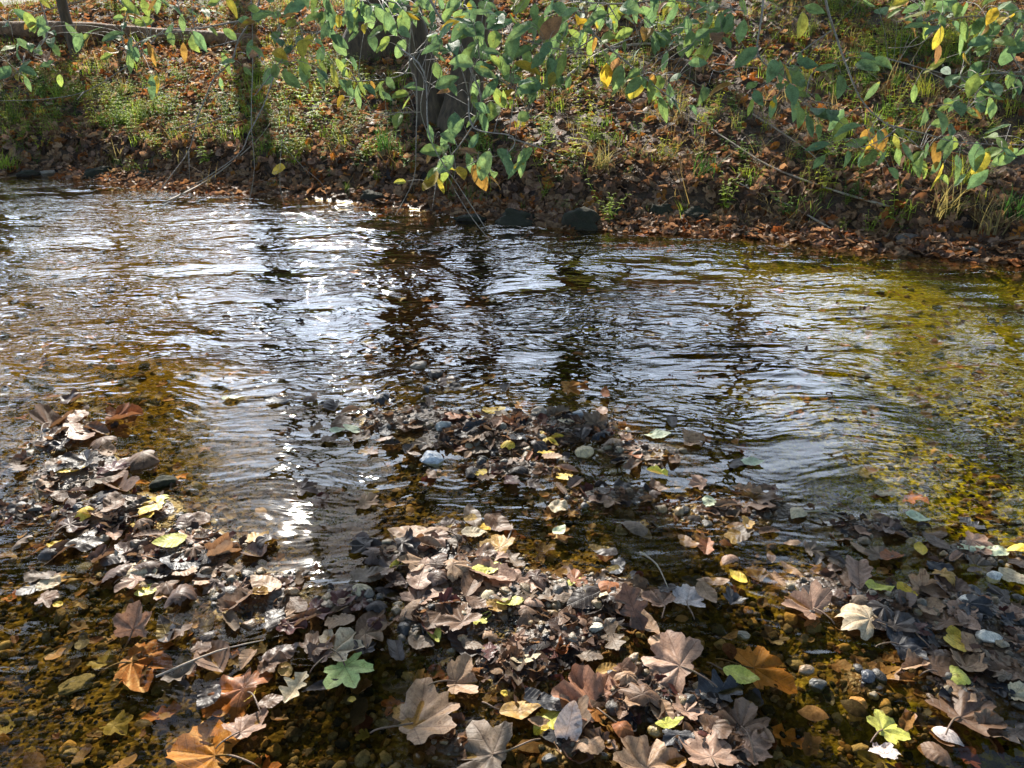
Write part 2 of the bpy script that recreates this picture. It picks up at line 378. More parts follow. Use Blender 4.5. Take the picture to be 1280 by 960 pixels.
def m_water():
    q = NT('stream_water'); P = pos_node(q)
    s = q.n('ShaderNodeSeparateXYZ', {0: P}); y = s.outputs[1]; x = s.outputs[0]
    warp = q.n('ShaderNodeTexNoise', {'Vector': P, 'Scale': 1.3, 'Detail': 2.0})
    wv = q.n('ShaderNodeVectorMath', {0: q.n('ShaderNodeVectorMath', {0: warp.outputs['Color'], 1: (.5,.5,.5)}, operation='SUBTRACT').outputs[0], 'Scale': .35}, operation='SCALE').outputs[0]
    pw = q.n('ShaderNodeVectorMath', {0: P, 1: wv}, operation='ADD').outputs[0]
    def st(sx, sy, rot): return q.n('ShaderNodeMapping', {'Vector': pw, 'Scale': (sx,sy,1), 'Rotation': (0,0,rot)}).outputs[0]
    n1 = q.noise(st(.42,1.2,.06), 8.0, 1, .5); n2 = q.noise(st(.50,1.25,-.14), 22, 1, .45); n3 = q.noise(st(.8,1.1,.3), 48, 0, .5)
    flow = q.math('ADD', .36, q.math('MULTIPLY', q.smooth(q.math('ADD', y, q.math('MULTIPLY', x, .1)), 2.0, 3.3), .64))
    lull = q.math('ADD', .32, q.math('MULTIPLY', q.smooth(q.noise(st(.45,1.1,.1), 1.5, 2), .36, .62), .95))
    h = q.math('ADD', q.math('MULTIPLY', n1, .0195), q.math('ADD', q.math('MULTIPLY', n2, .0100), q.math('MULTIPLY', n3, .0006)))
    glide = q.math('SUBTRACT', 1.0, q.math('MULTIPLY', q.smooth(x, .5, 1.7), .42))
    h = q.math('MULTIPLY', h, q.math('MULTIPLY', q.math('MULTIPLY', flow, glide), lull))
    bump = q.n('ShaderNodeBump', {'Strength': 1.0, 'Distance': 1.0, 'Height': h}).outputs[0]
    # Schlick's reflectance of a water surface, the same from above and below
    cs = q.math('ABSOLUTE', q.n('ShaderNodeVectorMath', {0: bump, 1: q.n('ShaderNodeNewGeometry').outputs['Incoming']}, operation='DOT_PRODUCT').outputs['Value'])
    fr = q.math('ADD', .021, q.math('MULTIPLY', q.math('POWER', q.math('SUBTRACT', 1.0, cs, clamp=True), 5.0), .979))
    tr = q.n('ShaderNodeBsdfTransparent', {'Color': (.92,.82,.56,1)})
    gl = q.n('ShaderNodeBsdfGlossy', {'Color': (1,1,1,1), 'Roughness': .035, 'Normal': bump})
    return q.done(q.n('ShaderNodeMixShader', {0: fr, 1: tr.outputs[0], 2: gl.outputs[0]}).outputs[0])
M['water'] = m_water()

# ------------------------------------------------------------------ ground and water sheets
def axis(lo, hi, a, b, step, grow=1.12):
    c = list(np.arange(a, b+1e-6, step)); s = step; v = a
    while v > lo: s *= grow; v -= s; c.insert(0, v)
    s = step; v = b
    while v < hi: s *= grow; v += s; c.append(v)
    return np.array(c)
def grid(xs, ys, zf):
    X, Y = np.meshgrid(xs, ys); Z = zf(X, Y); nx, ny = len(xs), len(ys)
    V = np.stack([X, Y, Z], -1).reshape(-1,3); i = (np.arange(ny-1)[:,None]*nx + np.arange(nx-1)[None]).ravel()
    return V, np.stack([i, i+1, i+1+nx, i+nx], 1)
gy = np.concatenate([axis(-300, 1.0, 1.0, 3.6, .017)[:-1], axis(3.6, 300, 3.6, 12, .05)])
gy = gy[(gy <= 3.6) | (gy > 3.6)]; gy = np.unique(np.round(gy, 4))
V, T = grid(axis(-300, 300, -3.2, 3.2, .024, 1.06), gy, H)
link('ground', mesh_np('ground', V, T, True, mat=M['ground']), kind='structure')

def waves(X, Y):
    s = sstep(2.4, 3.9, Y + .1*X)*(.35+.65*sstep(0, -.5, bankdist(X, Y)))
    ph = 1.2*fbm(X*.8, Y*.8, 31, 3)*6
    rip = np.sin((Y*1.0 + .06*X*X*.4 - .08*X)*2*math.pi/.125 + ph)*sstep(.55, .62, vnoise(X*.5+3.1, Y*.7, 33)*.5 + .5*np.exp(-((X-1.3)/.9)**2 - ((Y-3.4)/.9)**2))
    big = fbm(X*1.6, Y*3.6, 35, 3)*.015 + fbm((X+.2*Y)*3.0, Y*8, 36, 2)*.010
    return (.0032*rip + big)*s + .0014*fbm(X*7, Y*9, 37, 2)*(1-s)
V, T = grid(axis(-40, 40, -4.6, 3.6, .03, 1.1), axis(-6, 60, 1.0, 9.2, .022, 1.1), lambda X, Y: waves(X, Y))
# keep the sheet to the stream: drop faces well inside the far bank and behind the near bank
cx = V[T].mean(1); keep = (H(cx[:,0], cx[:,1]) < .09) & (cx[:,1] > -2) & (cx[:,1] < 30)
link('water', mesh_np('water', V, T[keep], True, mat=M['water']), kind='structure')

# ------------------------------------------------------------------ stones
def ico(sub):
    t = (1+5**.5)/2
    v = [(-1,t,0),(1,t,0),(-1,-t,0),(1,-t,0),(0,-1,t),(0,1,t),(0,-1,-t),(0,1,-t),(t,0,-1),(t,0,1),(-t,0,-1),(-t,0,1)]
    f = [(0,11,5),(0,5,1),(0,1,7),(0,7,10),(0,10,11),(1,5,9),(5,11,4),(11,10,2),(10,7,6),(7,1,8),(3,9,4),(3,4,2),(3,2,6),(3,6,8),(3,8,9),(4,9,5),(2,4,11),(6,2,10),(8,6,7),(9,8,1)]
    v = [np.array(p)/np.linalg.norm(p) for p in v]
    for _ in range(sub):
        cache = {}; nf = []
        def mid(a, b):
            k = (min(a,b), max(a,b))
            if k not in cache: m = v[a]+v[b]; v.append(m/np.linalg.norm(m)); cache[k] = len(v)-1
            return cache[k]
        for a,b,c in f:
            ab, bc, ca = mid(a,b), mid(b,c), mid(c,a); nf += [(a,ab,ca),(b,bc,ab),(c,ca,bc),(ab,bc,ca)]
        f = nf
    return np.array(v), np.array(f)
def stone_tmpl(sub, seed, flat=.6, rough=.25):
    V, T = ico(sub); g = np.random.default_rng(seed)
    for _ in range(14):   # facets: planes that cut the ball
        n = g.normal(size=3); n /= np.linalg.norm(n); d = g.uniform(.62,.95)
        e = np.maximum(V@n-d, 0); V = V - e[:,None]*n*.97
    V = V*(1+rough*(fbm(V[:,0]*1.5+seed, V[:,1]*1.5+V[:,2], seed, 3))+.35*rough*fbm(V[:,0]*4+seed, V[:,1]*4+V[:,2]*3, seed+1, 3))[:,None]
    V = V*np.array([1, g.uniform(.62,.95), flat*g.uniform(.8,1.2)])
    V /= np.abs(V[:,:2]).max()*2
    return V, T, np.zeros((len(V),2))

PEB = .62*np.array([(.10,.07,.04),(.20,.13,.06),(.30,.20,.09),(.06,.05,.04),(.13,.11,.09),(.24,.20,.15),(.035,.034,.036),(.16,.09,.04),(.34,.27,.17)])
def in_view(n, y0, y1, pad=.25, bias=1.0):
    y = y0 + (y1-y0)*rng.random(n)**bias; w = .72*(y*CP+CAM_H*SP)+pad; return rng.uniform(-1,1,n)*w, y
ptm = [stone_tmpl(1, 40+i, .65) for i in range(6)]; ptm2 = [stone_tmpl(2, 60+i, .6) for i in range(5)]
sp = Soup()
def scatter_peb(n, y0, y1, s0, s1, bias, tms, sink=.25, cond=None, tone=1.0):
    x, y = in_view(n, y0, y1, bias=bias); z = H(x, y); ok = (bankdist(x, y) < -.02)
    if cond is not None: ok &= cond(x, y, z)
    ok &= rng.random(n) < .35+.9*vnoise(x*5, y*5, 71)
    x, y, z = x[ok], y[ok], z[ok]; k = len(x)
    S = s0*(s1/s0)**(rng.random(k)**1.8); z = z + S*(.3-sink)
    C = PEB[rng.integers(0, len(PEB), k)]*rng.uniform(.7,1.25,(k,1))*tone; which = rng.integers(0, len(tms), k)
    Rm = rots(rng.uniform(0,6.28,k), None, rng.uniform(0,.4,k), rng.uniform(0,6.28,k))
    for i, t in enumerate(tms):
        w = which == i; sp.scatter(t, Rm[w], S[w], np.stack([x,y,z],1)[w], C[w])
scatter_peb(11000, 1.0, 3.2, .008, .024, 1.2, ptm, .25, None, .7)
scatter_peb(16000, 1.0, 3.2, .010, .032, 1.1, ptm, .2, lambda x,y,z: z < -.02, .62)
scatter_peb(2600, 1.0, 3.6, .022, .055, 1.1, ptm2)
scatter_peb(1800, 3.0, 6.5, .02, .08, 1.0, ptm, .2, lambda x,y,z: z > -.17, .55)
scatter_peb(9000, 1.5, 2.3, .006, .02, 1.0, ptm, .2, lambda x,y,z: (z > -.03) & (((x+.03)/.3)**2+((y-1.78)/.17)**2 < 1), 1.5)
link('gravel', sp.mesh('gravel', M['pebble']), kind='stuff')

STONES = [  # px, py, width px, colour, material, flat, label
 (540,571,36,(.42,.45,.50),'stone',.75,'pale blue-grey speckled stone in the middle leaf drift'),
 (729,563,32,(.44,.34,.19),'stone',.75,'squarish tan stone right of the bright yellow leaf'),
 (674,514,26,(.26,.20,.14),'stone',.6,'rounded grey-tan stone at the far edge of the middle drift'),
 (553,533,27,(.28,.29,.28),'stone',.6,'grey stone behind the pale blue-grey speckled stone'),
 (546,467,24,(.022,.014,.010),'stone',.9,'small black block of stone standing in the riffle'),
 (524,455,28,(.13,.10,.07),'stone',.6,'low brown stone left of the black block in the riffle'),
 (724,518,20,(.24,.25,.26),'stone',.6,'small blue-grey stone behind the squarish tan stone'),
 (619,634,34,(.11,.085,.05),'stone',.35,'flat dark olive stone in the brown pool'),
 (1000,806,32,(.15,.13,.09),'stone',.5,'smooth olive stone in shallow water at right'),
 (1007,835,26,(.22,.15,.09),'stone',.6,'brown pebble below the smooth olive stone'),
 (930,792,22,(.10,.09,.06),'stone',.6,'dark olive pebble left of the smooth olive stone'),
 (1022,853,28,(.07,.065,.055),'stone',.55,'dark wet pebble with a tan fleck beside it'),
 (1083,846,28,(.05,.055,.07),'stone',.6,'blue-black wet stone under the right leaf drift'),
 (1235,795,36,(.55,.5,.43),'stone',.6,'whitish stone among leaves near the right edge'),
 (1205,752,24,(.62,.56,.48),'stone',.6,'small white stone in the right leaf drift'),
 (1243,720,22,(.66,.62,.55),'stone',.7,'small pale stone above the whitish stones at right'),
 (1252,806,20,(.24,.18,.11),'stone',.7,'brown stone at the right edge beside the whitish stone'),
 (1075,870,34,(.48,.30,.19),'stone',.5,'pinkish tan elongated stone in amber water at right'),
 (900,765,26,(.06,.055,.05),'stone',.5,'round dark stone in the dark pool right of the star leaf'),
 (200,838,38,(.10,.085,.05),'stone',.4,'flat dark brown stone under water at lower left'),
 (90,832,52,(.13,.12,.09),'stone',.35,'long grey stone under water at lower left'),
 (160,835,30,(.30,.20,.06),'stone',.6,'ochre stone under water beside the rust-coloured leaf'),
 (200,600,44,(.035,.04,.018),'mossy',.55,'dark mossy stone right of the left leaf drift'),
 (410,755,26,(.42,.30,.2),'stone',.5,'rust and white stone beside the dark leaves left of centre'),
 (365,742,24,(.34,.20,.10),'stone',.8,'upright rust-brown stone with a white edge'),
 (497,762,20,(.20,.14,.08),'stone',.7,'round brown pebble at the edge of the gravel patch'),
 (577,797,22,(.36,.26,.15),'stone',.7,'tan pebble on the gravel patch in the middle'),
 (565,812,18,(.14,.11,.07),'stone',.7,'dark pebble next to the tan pebble on the gravel patch'),
 (745,784,28,(.40,.36,.29),'stone',.5,'pale long pebble between the grey leaves'),
 (793,820,22,(.30,.22,.15),'stone',.6,'brown pebble tucked at the edge of the wide pink-brown leaf'),
 (820,912,26,(.26,.18,.06),'stone',.6,'ochre pebble between two large leaves at the bottom'),
 (40,945,26,(.40,.20,.06),'stone',.6,'orange pebble under water in the lower left corner'),
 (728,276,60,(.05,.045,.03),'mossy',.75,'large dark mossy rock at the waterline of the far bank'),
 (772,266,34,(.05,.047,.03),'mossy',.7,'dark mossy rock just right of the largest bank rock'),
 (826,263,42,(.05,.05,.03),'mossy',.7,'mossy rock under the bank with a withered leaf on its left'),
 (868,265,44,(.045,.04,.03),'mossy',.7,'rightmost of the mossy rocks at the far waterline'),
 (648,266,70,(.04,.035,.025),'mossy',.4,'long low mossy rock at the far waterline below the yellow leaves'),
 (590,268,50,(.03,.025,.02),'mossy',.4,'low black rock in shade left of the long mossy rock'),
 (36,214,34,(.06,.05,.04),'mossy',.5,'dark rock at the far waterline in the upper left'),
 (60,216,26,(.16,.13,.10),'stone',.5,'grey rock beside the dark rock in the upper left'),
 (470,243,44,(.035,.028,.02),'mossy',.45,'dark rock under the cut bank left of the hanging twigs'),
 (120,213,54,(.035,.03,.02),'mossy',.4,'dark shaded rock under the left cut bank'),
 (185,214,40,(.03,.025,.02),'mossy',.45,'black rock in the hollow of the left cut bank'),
 (1130,296,40,(.10,.08,.065),'stone',.4,'flat brown rock at the right waterline'),
 (1215,312,36,(.08,.065,.05),'stone',.45,'dark flat rock at the right waterline under dry grass'),
 (940,292,30,(.06,.05,.04),'mossy',.5,'small dark rock at the waterline right of the mossy rocks')]
for i, (px, py, w, c, mat, flat, lab) in enumerate(STONES):
    P, t = at_ground(px, py + w*.12)
    P[2] = max(P[2], Hs(P[0], P[1]))
    S = w*t/F*(.84 if mat == 'stone' else .95)
    V, T, U = stone_tmpl(3, 100+i, flat, 1.0 if mat == 'mossy' else .4)
    under = 'under water' in lab or 'pool' in lab or 'shallow' in lab or 'amber water' in lab
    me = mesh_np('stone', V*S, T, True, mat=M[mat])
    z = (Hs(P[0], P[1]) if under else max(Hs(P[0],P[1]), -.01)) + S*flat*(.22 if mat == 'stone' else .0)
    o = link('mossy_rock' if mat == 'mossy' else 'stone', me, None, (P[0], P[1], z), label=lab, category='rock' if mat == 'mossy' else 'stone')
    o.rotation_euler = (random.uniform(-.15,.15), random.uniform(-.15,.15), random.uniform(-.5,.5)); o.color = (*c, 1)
# ------------------------------------------------------------------ fallen leaves, one by one
C = dict(tan=(.34,.215,.125), pink=(.33,.205,.14), brown=(.155,.088,.05), rust=(.30,.105,.03), amber=(.40,.17,.035), wet=(.045,.034,.030), blue=(.030,.031,.038),
         mauve=(.115,.071,.052), grey=(.17,.122,.082), yellow=(.62,.44,.05), pale=(.58,.46,.30), cream=(.58,.48,.31), green=(.42,.52,.17), mint=(.55,.62,.42),
         white=(.62,.54,.50), lime=(.52,.52,.10), ochre=(.42,.25,.06), maroon=(.10,.035,.028), olive=(.20,.17,.05))
#  kind, px, py, width px, tip direction (deg clockwise from away), colour, lie, label
HERO = [
 ('palmate',541,898,104,60,'tan','flat','large tan leaf with long stalk, bottom centre, left of the spotted oval leaf'),
 ('palmate',733,872,92,-28,'ruddy','dry','large reddish tan five-pointed leaf standing beside the pale upright oval leaf'),
 ('palmate',826,836,92,-60,'pink','veiny','wide pinkish leaf with dark wet veins, behind the bottom tan star leaf'),
 ('palmate',812,945,92,20,'tan','flat','broad tan leaf cut by the bottom edge right of the pale upright oval leaf'),
 ('palmate',592,946,98,-80,'grey','flat','torn grey-brown wet leaf cut by the bottom edge below the largest tan leaf'),
 ('palmate',437,848,66,150,'green','flat','green lobed leaf, the only one, overlapping the pale yellow-tan leaf'),
 ('palmate',428,806,72,30,'pale','flat','pale yellow-tan lobed leaf just behind the green lobed leaf'),
 ('palmate',172,787,58,0,'pink','up','pinkish tan leaf standing upright with pale midrib at lower left'),
 ('palmate',287,862,92,-70,'rust','half','dark rust leaf lying half under water behind the pinkish folded leaf'),
 ('palmate',314,911,58,35,'pink','dry','pinkish wet leaf with stalk touching the amber leaf at lower left'),
 ('palmate',243,938,112,-80,'amber','sub','large amber leaf under water in the bottom left'),
 ('palmate',186,826,88,90,'rust','sub','dark rust-red leaf under water beside the upright pinkish leaf'),
 ('palmate',1066,776,74,-50,'pale','curl','cream-tan leaf with rounded edge raised above a dark gap, right of centre'),
 ('palmate',1000,757,66,-40,'pink','fold','pinkish folded leaf with pale ribs left of the cream-tan leaf'),
 ('palmate',1212,894,92,60,'brown','flat','large brown five-pointed leaf in the lower right corner area'),
 ('palmate',957,626,70,110,'brown','flat','flat brown leaf at the stream edge right of the whitish round leaf'),
 ('palmate',860,748,50,20,'white','dry','pale pink star-shaped leaf right of centre'),
 ('palmate',822,750,44,-20,'pink','dry','pinkish tan leaf touching the pale pink star-shaped leaf'),
 ('star',690,550,36,80,'yellow','dry','bright yellow leaf on the middle drift left of the tan stone'),
 ('oval',650,891,52,85,'ochre','dry','yellow-brown oval leaf with a dark spot, bottom centre'),
 ('narrow',657,827,42,75,'cream','dry','pale cream narrow leaf on wet gravel in the centre'),
 ('oval',711,917,58,15,'white','up','pale pinkish white oval leaf standing upright at the bottom'),
 ('round',697,637,27,70,'cream','dry','whitish round leaf floating on the brown pool'),
 ('oval',699,667,24,40,'mint','dry','small pale green leaf below the whitish round leaf'),
 ('round',886,631,22,10,'mint','dry','small pale green leaf left of the flat brown leaf'),
 ('oval',922,724,28,-35,'yellow','dry','yellow leaf with a brown edge on dark wet grit right of centre'),
 ('oval',940,580,30,95,'mint','dry','pale green oval leaf on the water edge above the flat brown leaf'),
 ('oval',1146,650,30,110,'mint','dry','slender pale green leaf floating above the right drift'),
 ('oval',1213,686,34,100,'mint','dry','pale mint oval leaf, left one of a touching pair at right'),
 ('oval',1247,691,34,80,'mint','dry','pale mint oval leaf, right one of a touching pair'),
 ('oval',1106,621,27,90,'cream','dry','pale leaf floating by the yellow-green water at right'),
 ('oval',1196,850,50,100,'lime','curl','pale yellow-green curled leaf above the large brown corner leaf'),
 ('palmate',1110,911,50,60,'lime','half','bright yellow crumpled leaf at the water surface at lower right'),
 ('palmate',1106,943,36,40,'white','dry','small pale pinkish star leaf at the bottom right of centre'),
 ('oval',1184,924,40,130,'white','curl','whitish crinkled leaf left of the large brown corner leaf'),
 ('round',1191,798,22,20,'yellow','dry','small round bright yellow leaf in the right drift'),
 ('palmate',962,830,84,80,'amber','sub','orange amber leaf under shallow water right of the wide veined leaf'),
 ('oval',926,846,46,110,'lime','half','yellow-green oval leaf touching the amber leaf under water'),
 ('palmate',884,938,70,0,'pink','flat','pinkish five-pointed leaf at the bottom beside the amber-brown folded one'),
 ('palmate',946,935,62,70,'pink','dry','dusky pink leaf right of the bottom pinkish five-pointed leaf'),
 ('palmate',914,897,76,-20,'brown','half','brown half-sunk leaf behind the two bottom pinkish leaves'),
 ('oval',441,539,28,110,'mint','dry','pale green oval leaf at the left end of the middle drift'),
 ('oval',422,540,22,70,'mint','dry','paler green leaf touching the left end of the middle drift'),
 ('oval',822,546,34,105,'mint','dry','pale green oval leaf at the right end of the middle drift'),
 ('oval',292,499,28,70,'mint','dry','pale green leaf floating alone left of the middle drift'),
 ('palmate',155,522,52,70,'rust','fold','rust-tan folded leaf standing out of the water at upper left of the drift'),
 ('palmate',72,528,50,10,'brown','fold','brown folded leaf at the far tip of the left drift'),
 ('palmate',62,606,30,150,'tan','dry','small orange-tan leaf on the left side of the left drift'),
 ('round',62,733,30,30,'cream','dry','round cream leaf floating near the left edge'),
 ('oval',226,705,52,90,'blue','dry','smooth blue-black oval leaf in the left drift'),
 ('palmate',281,690,54,55,'tan','roll','tan rolled leaf pointing up right from the left drift'),
 ('star',303,733,32,15,'pink','dry','small pinkish star leaf below the tan rolled leaf'),
 ('oval',357,840,30,-30,'ochre','dry','yellow-brown oval leaf left of the pale yellow-tan leaf'),
 ('palmate',180,722,50,80,'cream','half','cream torn leaf at the water surface left of the blue-black oval leaf'),
 ('palmate',532,745,58,30,'pink','dry','dusty pink leaf on the front of the central drift'),
 ('palmate',583,857,56,80,'tan','fold','tan leaf folded into a tent behind the largest tan leaf'),
 ('oak',1241,829,46,80,'grey','dry','thin grey-brown leaf at right among stones'),
 ('palmate',1270,797,56,-20,'pink','dry','pink-brown leaf cut by the right edge'),
 ('palmate',1150,738,48,10,'tan','up','tan leaf leaning upright in the right drift'),
 ('palmate',1183,722,46,60,'ochre','curl','orange-brown leaf behind the tan leaning leaf'),
 ('star',1138,782,48,20,'maroon','dry','dark red leaf in the right drift'),
 ('oval',1133,741,30,150,'yellow','dry','yellow leaf left of the tan leaning leaf'),
 ('oval',1098,738,34,110,'lime','dry','light green oval leaf above the dark red leaf'),
 ('palmate',1136,812,56,90,'blue','dry','blue-black wet leaf below the dark red leaf'),
 ('oak',612,818,34,0,'maroon','dry','dark maroon wet leaf on the gravel patch'),
 ('palmate',655,757,32,40,'pink','dry','small rosy tan leaf near the gravel patch'),
 ('round',600,593,20,60,'yellow','dry','small yellow leaf on the front of the middle drift'),
 ('star',1020,690,34,90,'grey','dry','small grey star-shaped leaf in the brown water at right'),
 ('palmate',1116,665,42,80,'mauve','dry','mauve-brown leaf floating left of the slender pale green leaf'),
 ('palmate',705,665,36,100,'maroon','sub','dark red leaf under water beside the small pale green leaf'),
 ('palmate',725,725,34,60,'rust','sub','rust-red leaf under water near the yellow-green sliver'),
 ('oval',744,743,36,120,'cream','dry','pale greenish white leaf behind the grey leaves in the centre'),
 ('narrow',716,730,26,60,'lime','dry','yellow-green sliver of a leaf right of the central drift'),
 ('oak',790,775,64,-20,'mauve','up','dark mauve pointed leaf standing up above the wide veined leaf'),
 ('oak',765,800,50,170,'grey','dry','pale grey crinkled leaf in front of the dark mauve pointed leaf'),
 ('palmate',478,712,60,-70,'mauve','dry','mauve leaf at the left end of the central drift'),
 ('palmate',540,668,50,-80,'tan','curl','tan rounded leaf at the far end of the central drift'),
 ('palmate',580,712,58,70,'tan','curl','tan curled leaf with a dark fold in the central drift'),
 ('oval',640,722,40,-10,'pink','curl','upright curled pinkish leaf at the right end of the central drift'),
 ('palmate',100,655,44,40,'mauve','dry','mauve-brown leaf with pale edge in the left drift'),
 ('palmate',128,600,52,50,'grey','dry','large grey weathered leaf in the upper left drift'),
 ('star',100,660,30,-30,'pink','dry','small pink leaf beside the mauve-brown leaf in the left drift'),
 ('oval',347,503,36,100,'blue','dry','dark wet leaf left of the middle drift with a brown edge'),
 ('palmate',386,610,40,60,'mauve','half','mauve leaf half sunk at the edge of the brown pool'),
 ('palmate',463,632,34,100,'tan','dry','tan leaf on the left part of the brown pool'),
 ('oval',593,668,34,85,'cream','dry','pale cream leaf right of the central drift by the brown pool'),
 ('palmate',745,532,30,10,'grey','up','grey-brown leaf standing up at the right of the middle drift'),
 ('palmate',870,552,40,90,'tan','dry','tan leaf right of the middle drift at the water edge'),
 ('palmate',720,482,42,90,'rust','sub','rust-orange leaf under the riffle right of the black block'),
 ('palmate',660,505,40,80,'rust','sub','rust leaf under water at the far side of the middle drift'),
 ('oak',225,848,42,60,'grey','dry','ragged grey leaf on the water beside the dark rust-red leaf'),
 ('round',312,873,22,10,'yellow','dry','small pale yellow leaf lying on the dark rust leaf'),
 ('oval',340,878,34,70,'brown','half','brown cupped leaf right of the dark rust leaf'),
 ('oval',70,683,20,60,'yellow','dry','small yellow leaf near the left edge below the left drift'),
 ('round',440,878,12,0,'yellow','dry','tiny yellow leaflet below the green lobed leaf'),
 ('round',630,870,11,40,'yellow','dry','tiny yellow leaflet above the spotted oval leaf'),
 ('round',681,915,11,60,'yellow','dry','tiny yellow leaflet left of the pale upright oval leaf'),
 ('round',74,760,12,90,'yellow','dry','tiny yellow leaflet below the round cream leaf'),
]
C['ruddy'] = (.34,.165,.095)
LIE = dict(flat=dict(cup=.08, curl=.22, warp=.15), dry=dict(cup=.14, curl=.45, warp=.24), veiny=dict(cup=.05, curl=-.5, warp=.2), up=dict(cup=.2, curl=.7, warp=.2), sub=dict(cup=.02, curl=.0, warp=.05),
           half=dict(cup=.03, curl=.25, warp=.2), curl=dict(cup=-.5, curl=-1.0, warp=.12), fold=dict(fold=.7, cup=.1, warp=.1), roll=dict(fold=.2, curl=3.2, cang=0., warp=.08))
CATNAME = dict(torn='fallen_ragged_leaf', palmate='fallen_lobed_leaf', star='fallen_star_leaf', oak='fallen_jagged_leaf', oval='fallen_oval_leaf', narrow='fallen_narrow_leaf', round='fallen_round_leaf')
def stalk_for(o, base, S, g, mat=None):
    """Leaf stalk, a part of its leaf."""
    L = S*g.uniform(.35,.6); bx, by = base; a = g.uniform(-.7,.7)
    path = [(bx*S, by*S, 0), (bx*S+.3*L*math.sin(a*.4), by*S-.35*L, .10*L), (bx*S+L*.7*math.sin(a), by*S-.8*L, .10*L), (bx*S+L*math.sin(a), by*S-L, .0)]
    V, T = tube(path, .0016+.006*S, .0011+.004*S, 5)
    return link('leaf_stalk', mesh_np('leaf_stalk', V, T, True, mat=M['stalk']), o)
def place_leaf(kind, px, py, w, ang, cname, lie, label, seed, group=None, me=None, zoff=0., stalk=False):
    g = np.random.default_rng(seed)
    P, t = at_ground(px, py); zc = t   # depth along the optical axis (ray has unit depth)
    S = w*zc/F/(.95 if kind in ('palmate','star') else 1.0)
    bed = Hs(P[0], P[1])
    tm = leaf_tmpl(kind, 76, 7, seed, **{k: v*(g.uniform(.6,1.4) if k != 'cang' else 1) for k, v in LIE[lie].items()}, **({} if lie == 'roll' else {'cang': g.uniform(0,6.28)}), second=g.uniform(-.3,.3)) if me is None else None
    V, T, U, base = tm
    palm = kind in ('palmate','star')
    mesh = mesh_np(CATNAME[kind], V*S, T, True, U, None, M['leaf_palm'] if palm else M['leaf_pin'])
    low = -V[:,2].min()*S
    if lie == 'sub': z = max(-.016, bed+.006)
    elif lie == 'half': z = max(.001, bed+.004)
    else: z = max(.002, bed) + .22*low + .002
    tx = g.normal(0, .07) if lie not in ('sub',) else g.normal(0,.03); ty = g.normal(0, .10) if lie != 'sub' else 0
    if lie == 'up': tx = R(52); z += .22*S
    if lie == 'veiny': tx = R(22); z += .10*S
    o = link(CATNAME[kind], mesh, None, (P[0], P[1], z+zoff), label=label, category='fallen leaf', group=group)
    o.rotation_mode = 'QUATERNION'
    o.rotation_quaternion = (Matrix.Rotation(tx, 3, 'X') @ Matrix.Rotation(ty, 3, 'Y') @ Matrix.Rotation(-R(ang), 3, 'Z')).to_quaternion()
    wet = dict(flat=.6, dry=.4, veiny=.5, up=.3, sub=.7, half=.8, curl=.3, fold=.4, roll=.3)[lie]
    if cname in ('wet','blue','maroon','mauve'): wet = .95
    col = np.array(C[cname])*g.uniform(.9,1.1)
    o.color = (*col, wet)
    if stalk: stalk_for(o, base, S, g)
    return o
placed = []
for i, h in enumerate(HERO):
    kind, px, py, w, ang, cn, lie, lab = h
    stalk = w >= 44 and kind in ('palmate','star','oval') and lie != 'roll'
    o = place_leaf(kind, px, py, w, ang, cn, lie, lab, 500+i, stalk=stalk, zoff=.004)
    placed.append((o.location.copy(), lab))

# ---- the other leaves of the drifts, still one by one, each named by what lies nearest to it
ANCH = [('the green lobed leaf',437,848), ('the pale pink star-shaped leaf',860,748), ('the cream-tan raised leaf',1066,776), ('the bright yellow leaf',690,550), ('the squarish tan stone',729,563),
        ('the pale blue-grey stone',540,571), ('the whitish round leaf',697,637), ('the flat brown leaf',957,626), ('the round cream leaf',62,733), ('the blue-black oval leaf',226,705),
        ('the tan rolled leaf',281,690), ('the rust-tan folded leaf',155,522), ('the upright pinkish leaf',172,787), ('the amber bottom-left leaf',243,938), ('the pale upright oval leaf',711,917),
        ('the wide veined leaf',826,836), ('the large brown corner leaf',1212,894), ('the dark red leaf',1138,782), ('the dusty pink leaf',532,745), ('the cream narrow leaf',657,827),
        ('the yellow crumpled leaf',1110,911), ('the touching mint leaves',1230,688), ('the grey weathered leaf',128,600), ('the upright curled pinkish leaf',640,722), ('the brown-edged yellow leaf',922,724),
        ('the round stone in the pool',900,765), ('the smooth olive stone',1000,806), ('the spotted oval leaf',650,891), ('the small grey star leaf',1020,690), ('the small pale green leaf',886,631)]
ORD = ['closest','second','third','fourth','fifth','sixth','seventh','eighth','ninth','tenth','eleventh','twelfth','thirteenth','fourteenth','fifteenth','sixteenth','seventeenth','eighteenth','nineteenth','twentieth']
CN = dict(tan='tan', pink='pinkish', brown='brown', rust='rust', amber='amber', wet='dark wet', blue='blue-black', mauve='mauve', grey='grey', pale='pale tan', cream='cream', yellow='yellow', lime='yellow-green', maroon='dark red', ochre='ochre', mint='mint green', ruddy='reddish')
KN = dict(torn='ragged leaf', palmate='lobed leaf', star='pointed leaf', oak='jagged leaf', oval='oval leaf', narrow='narrow leaf', round='round leaf')
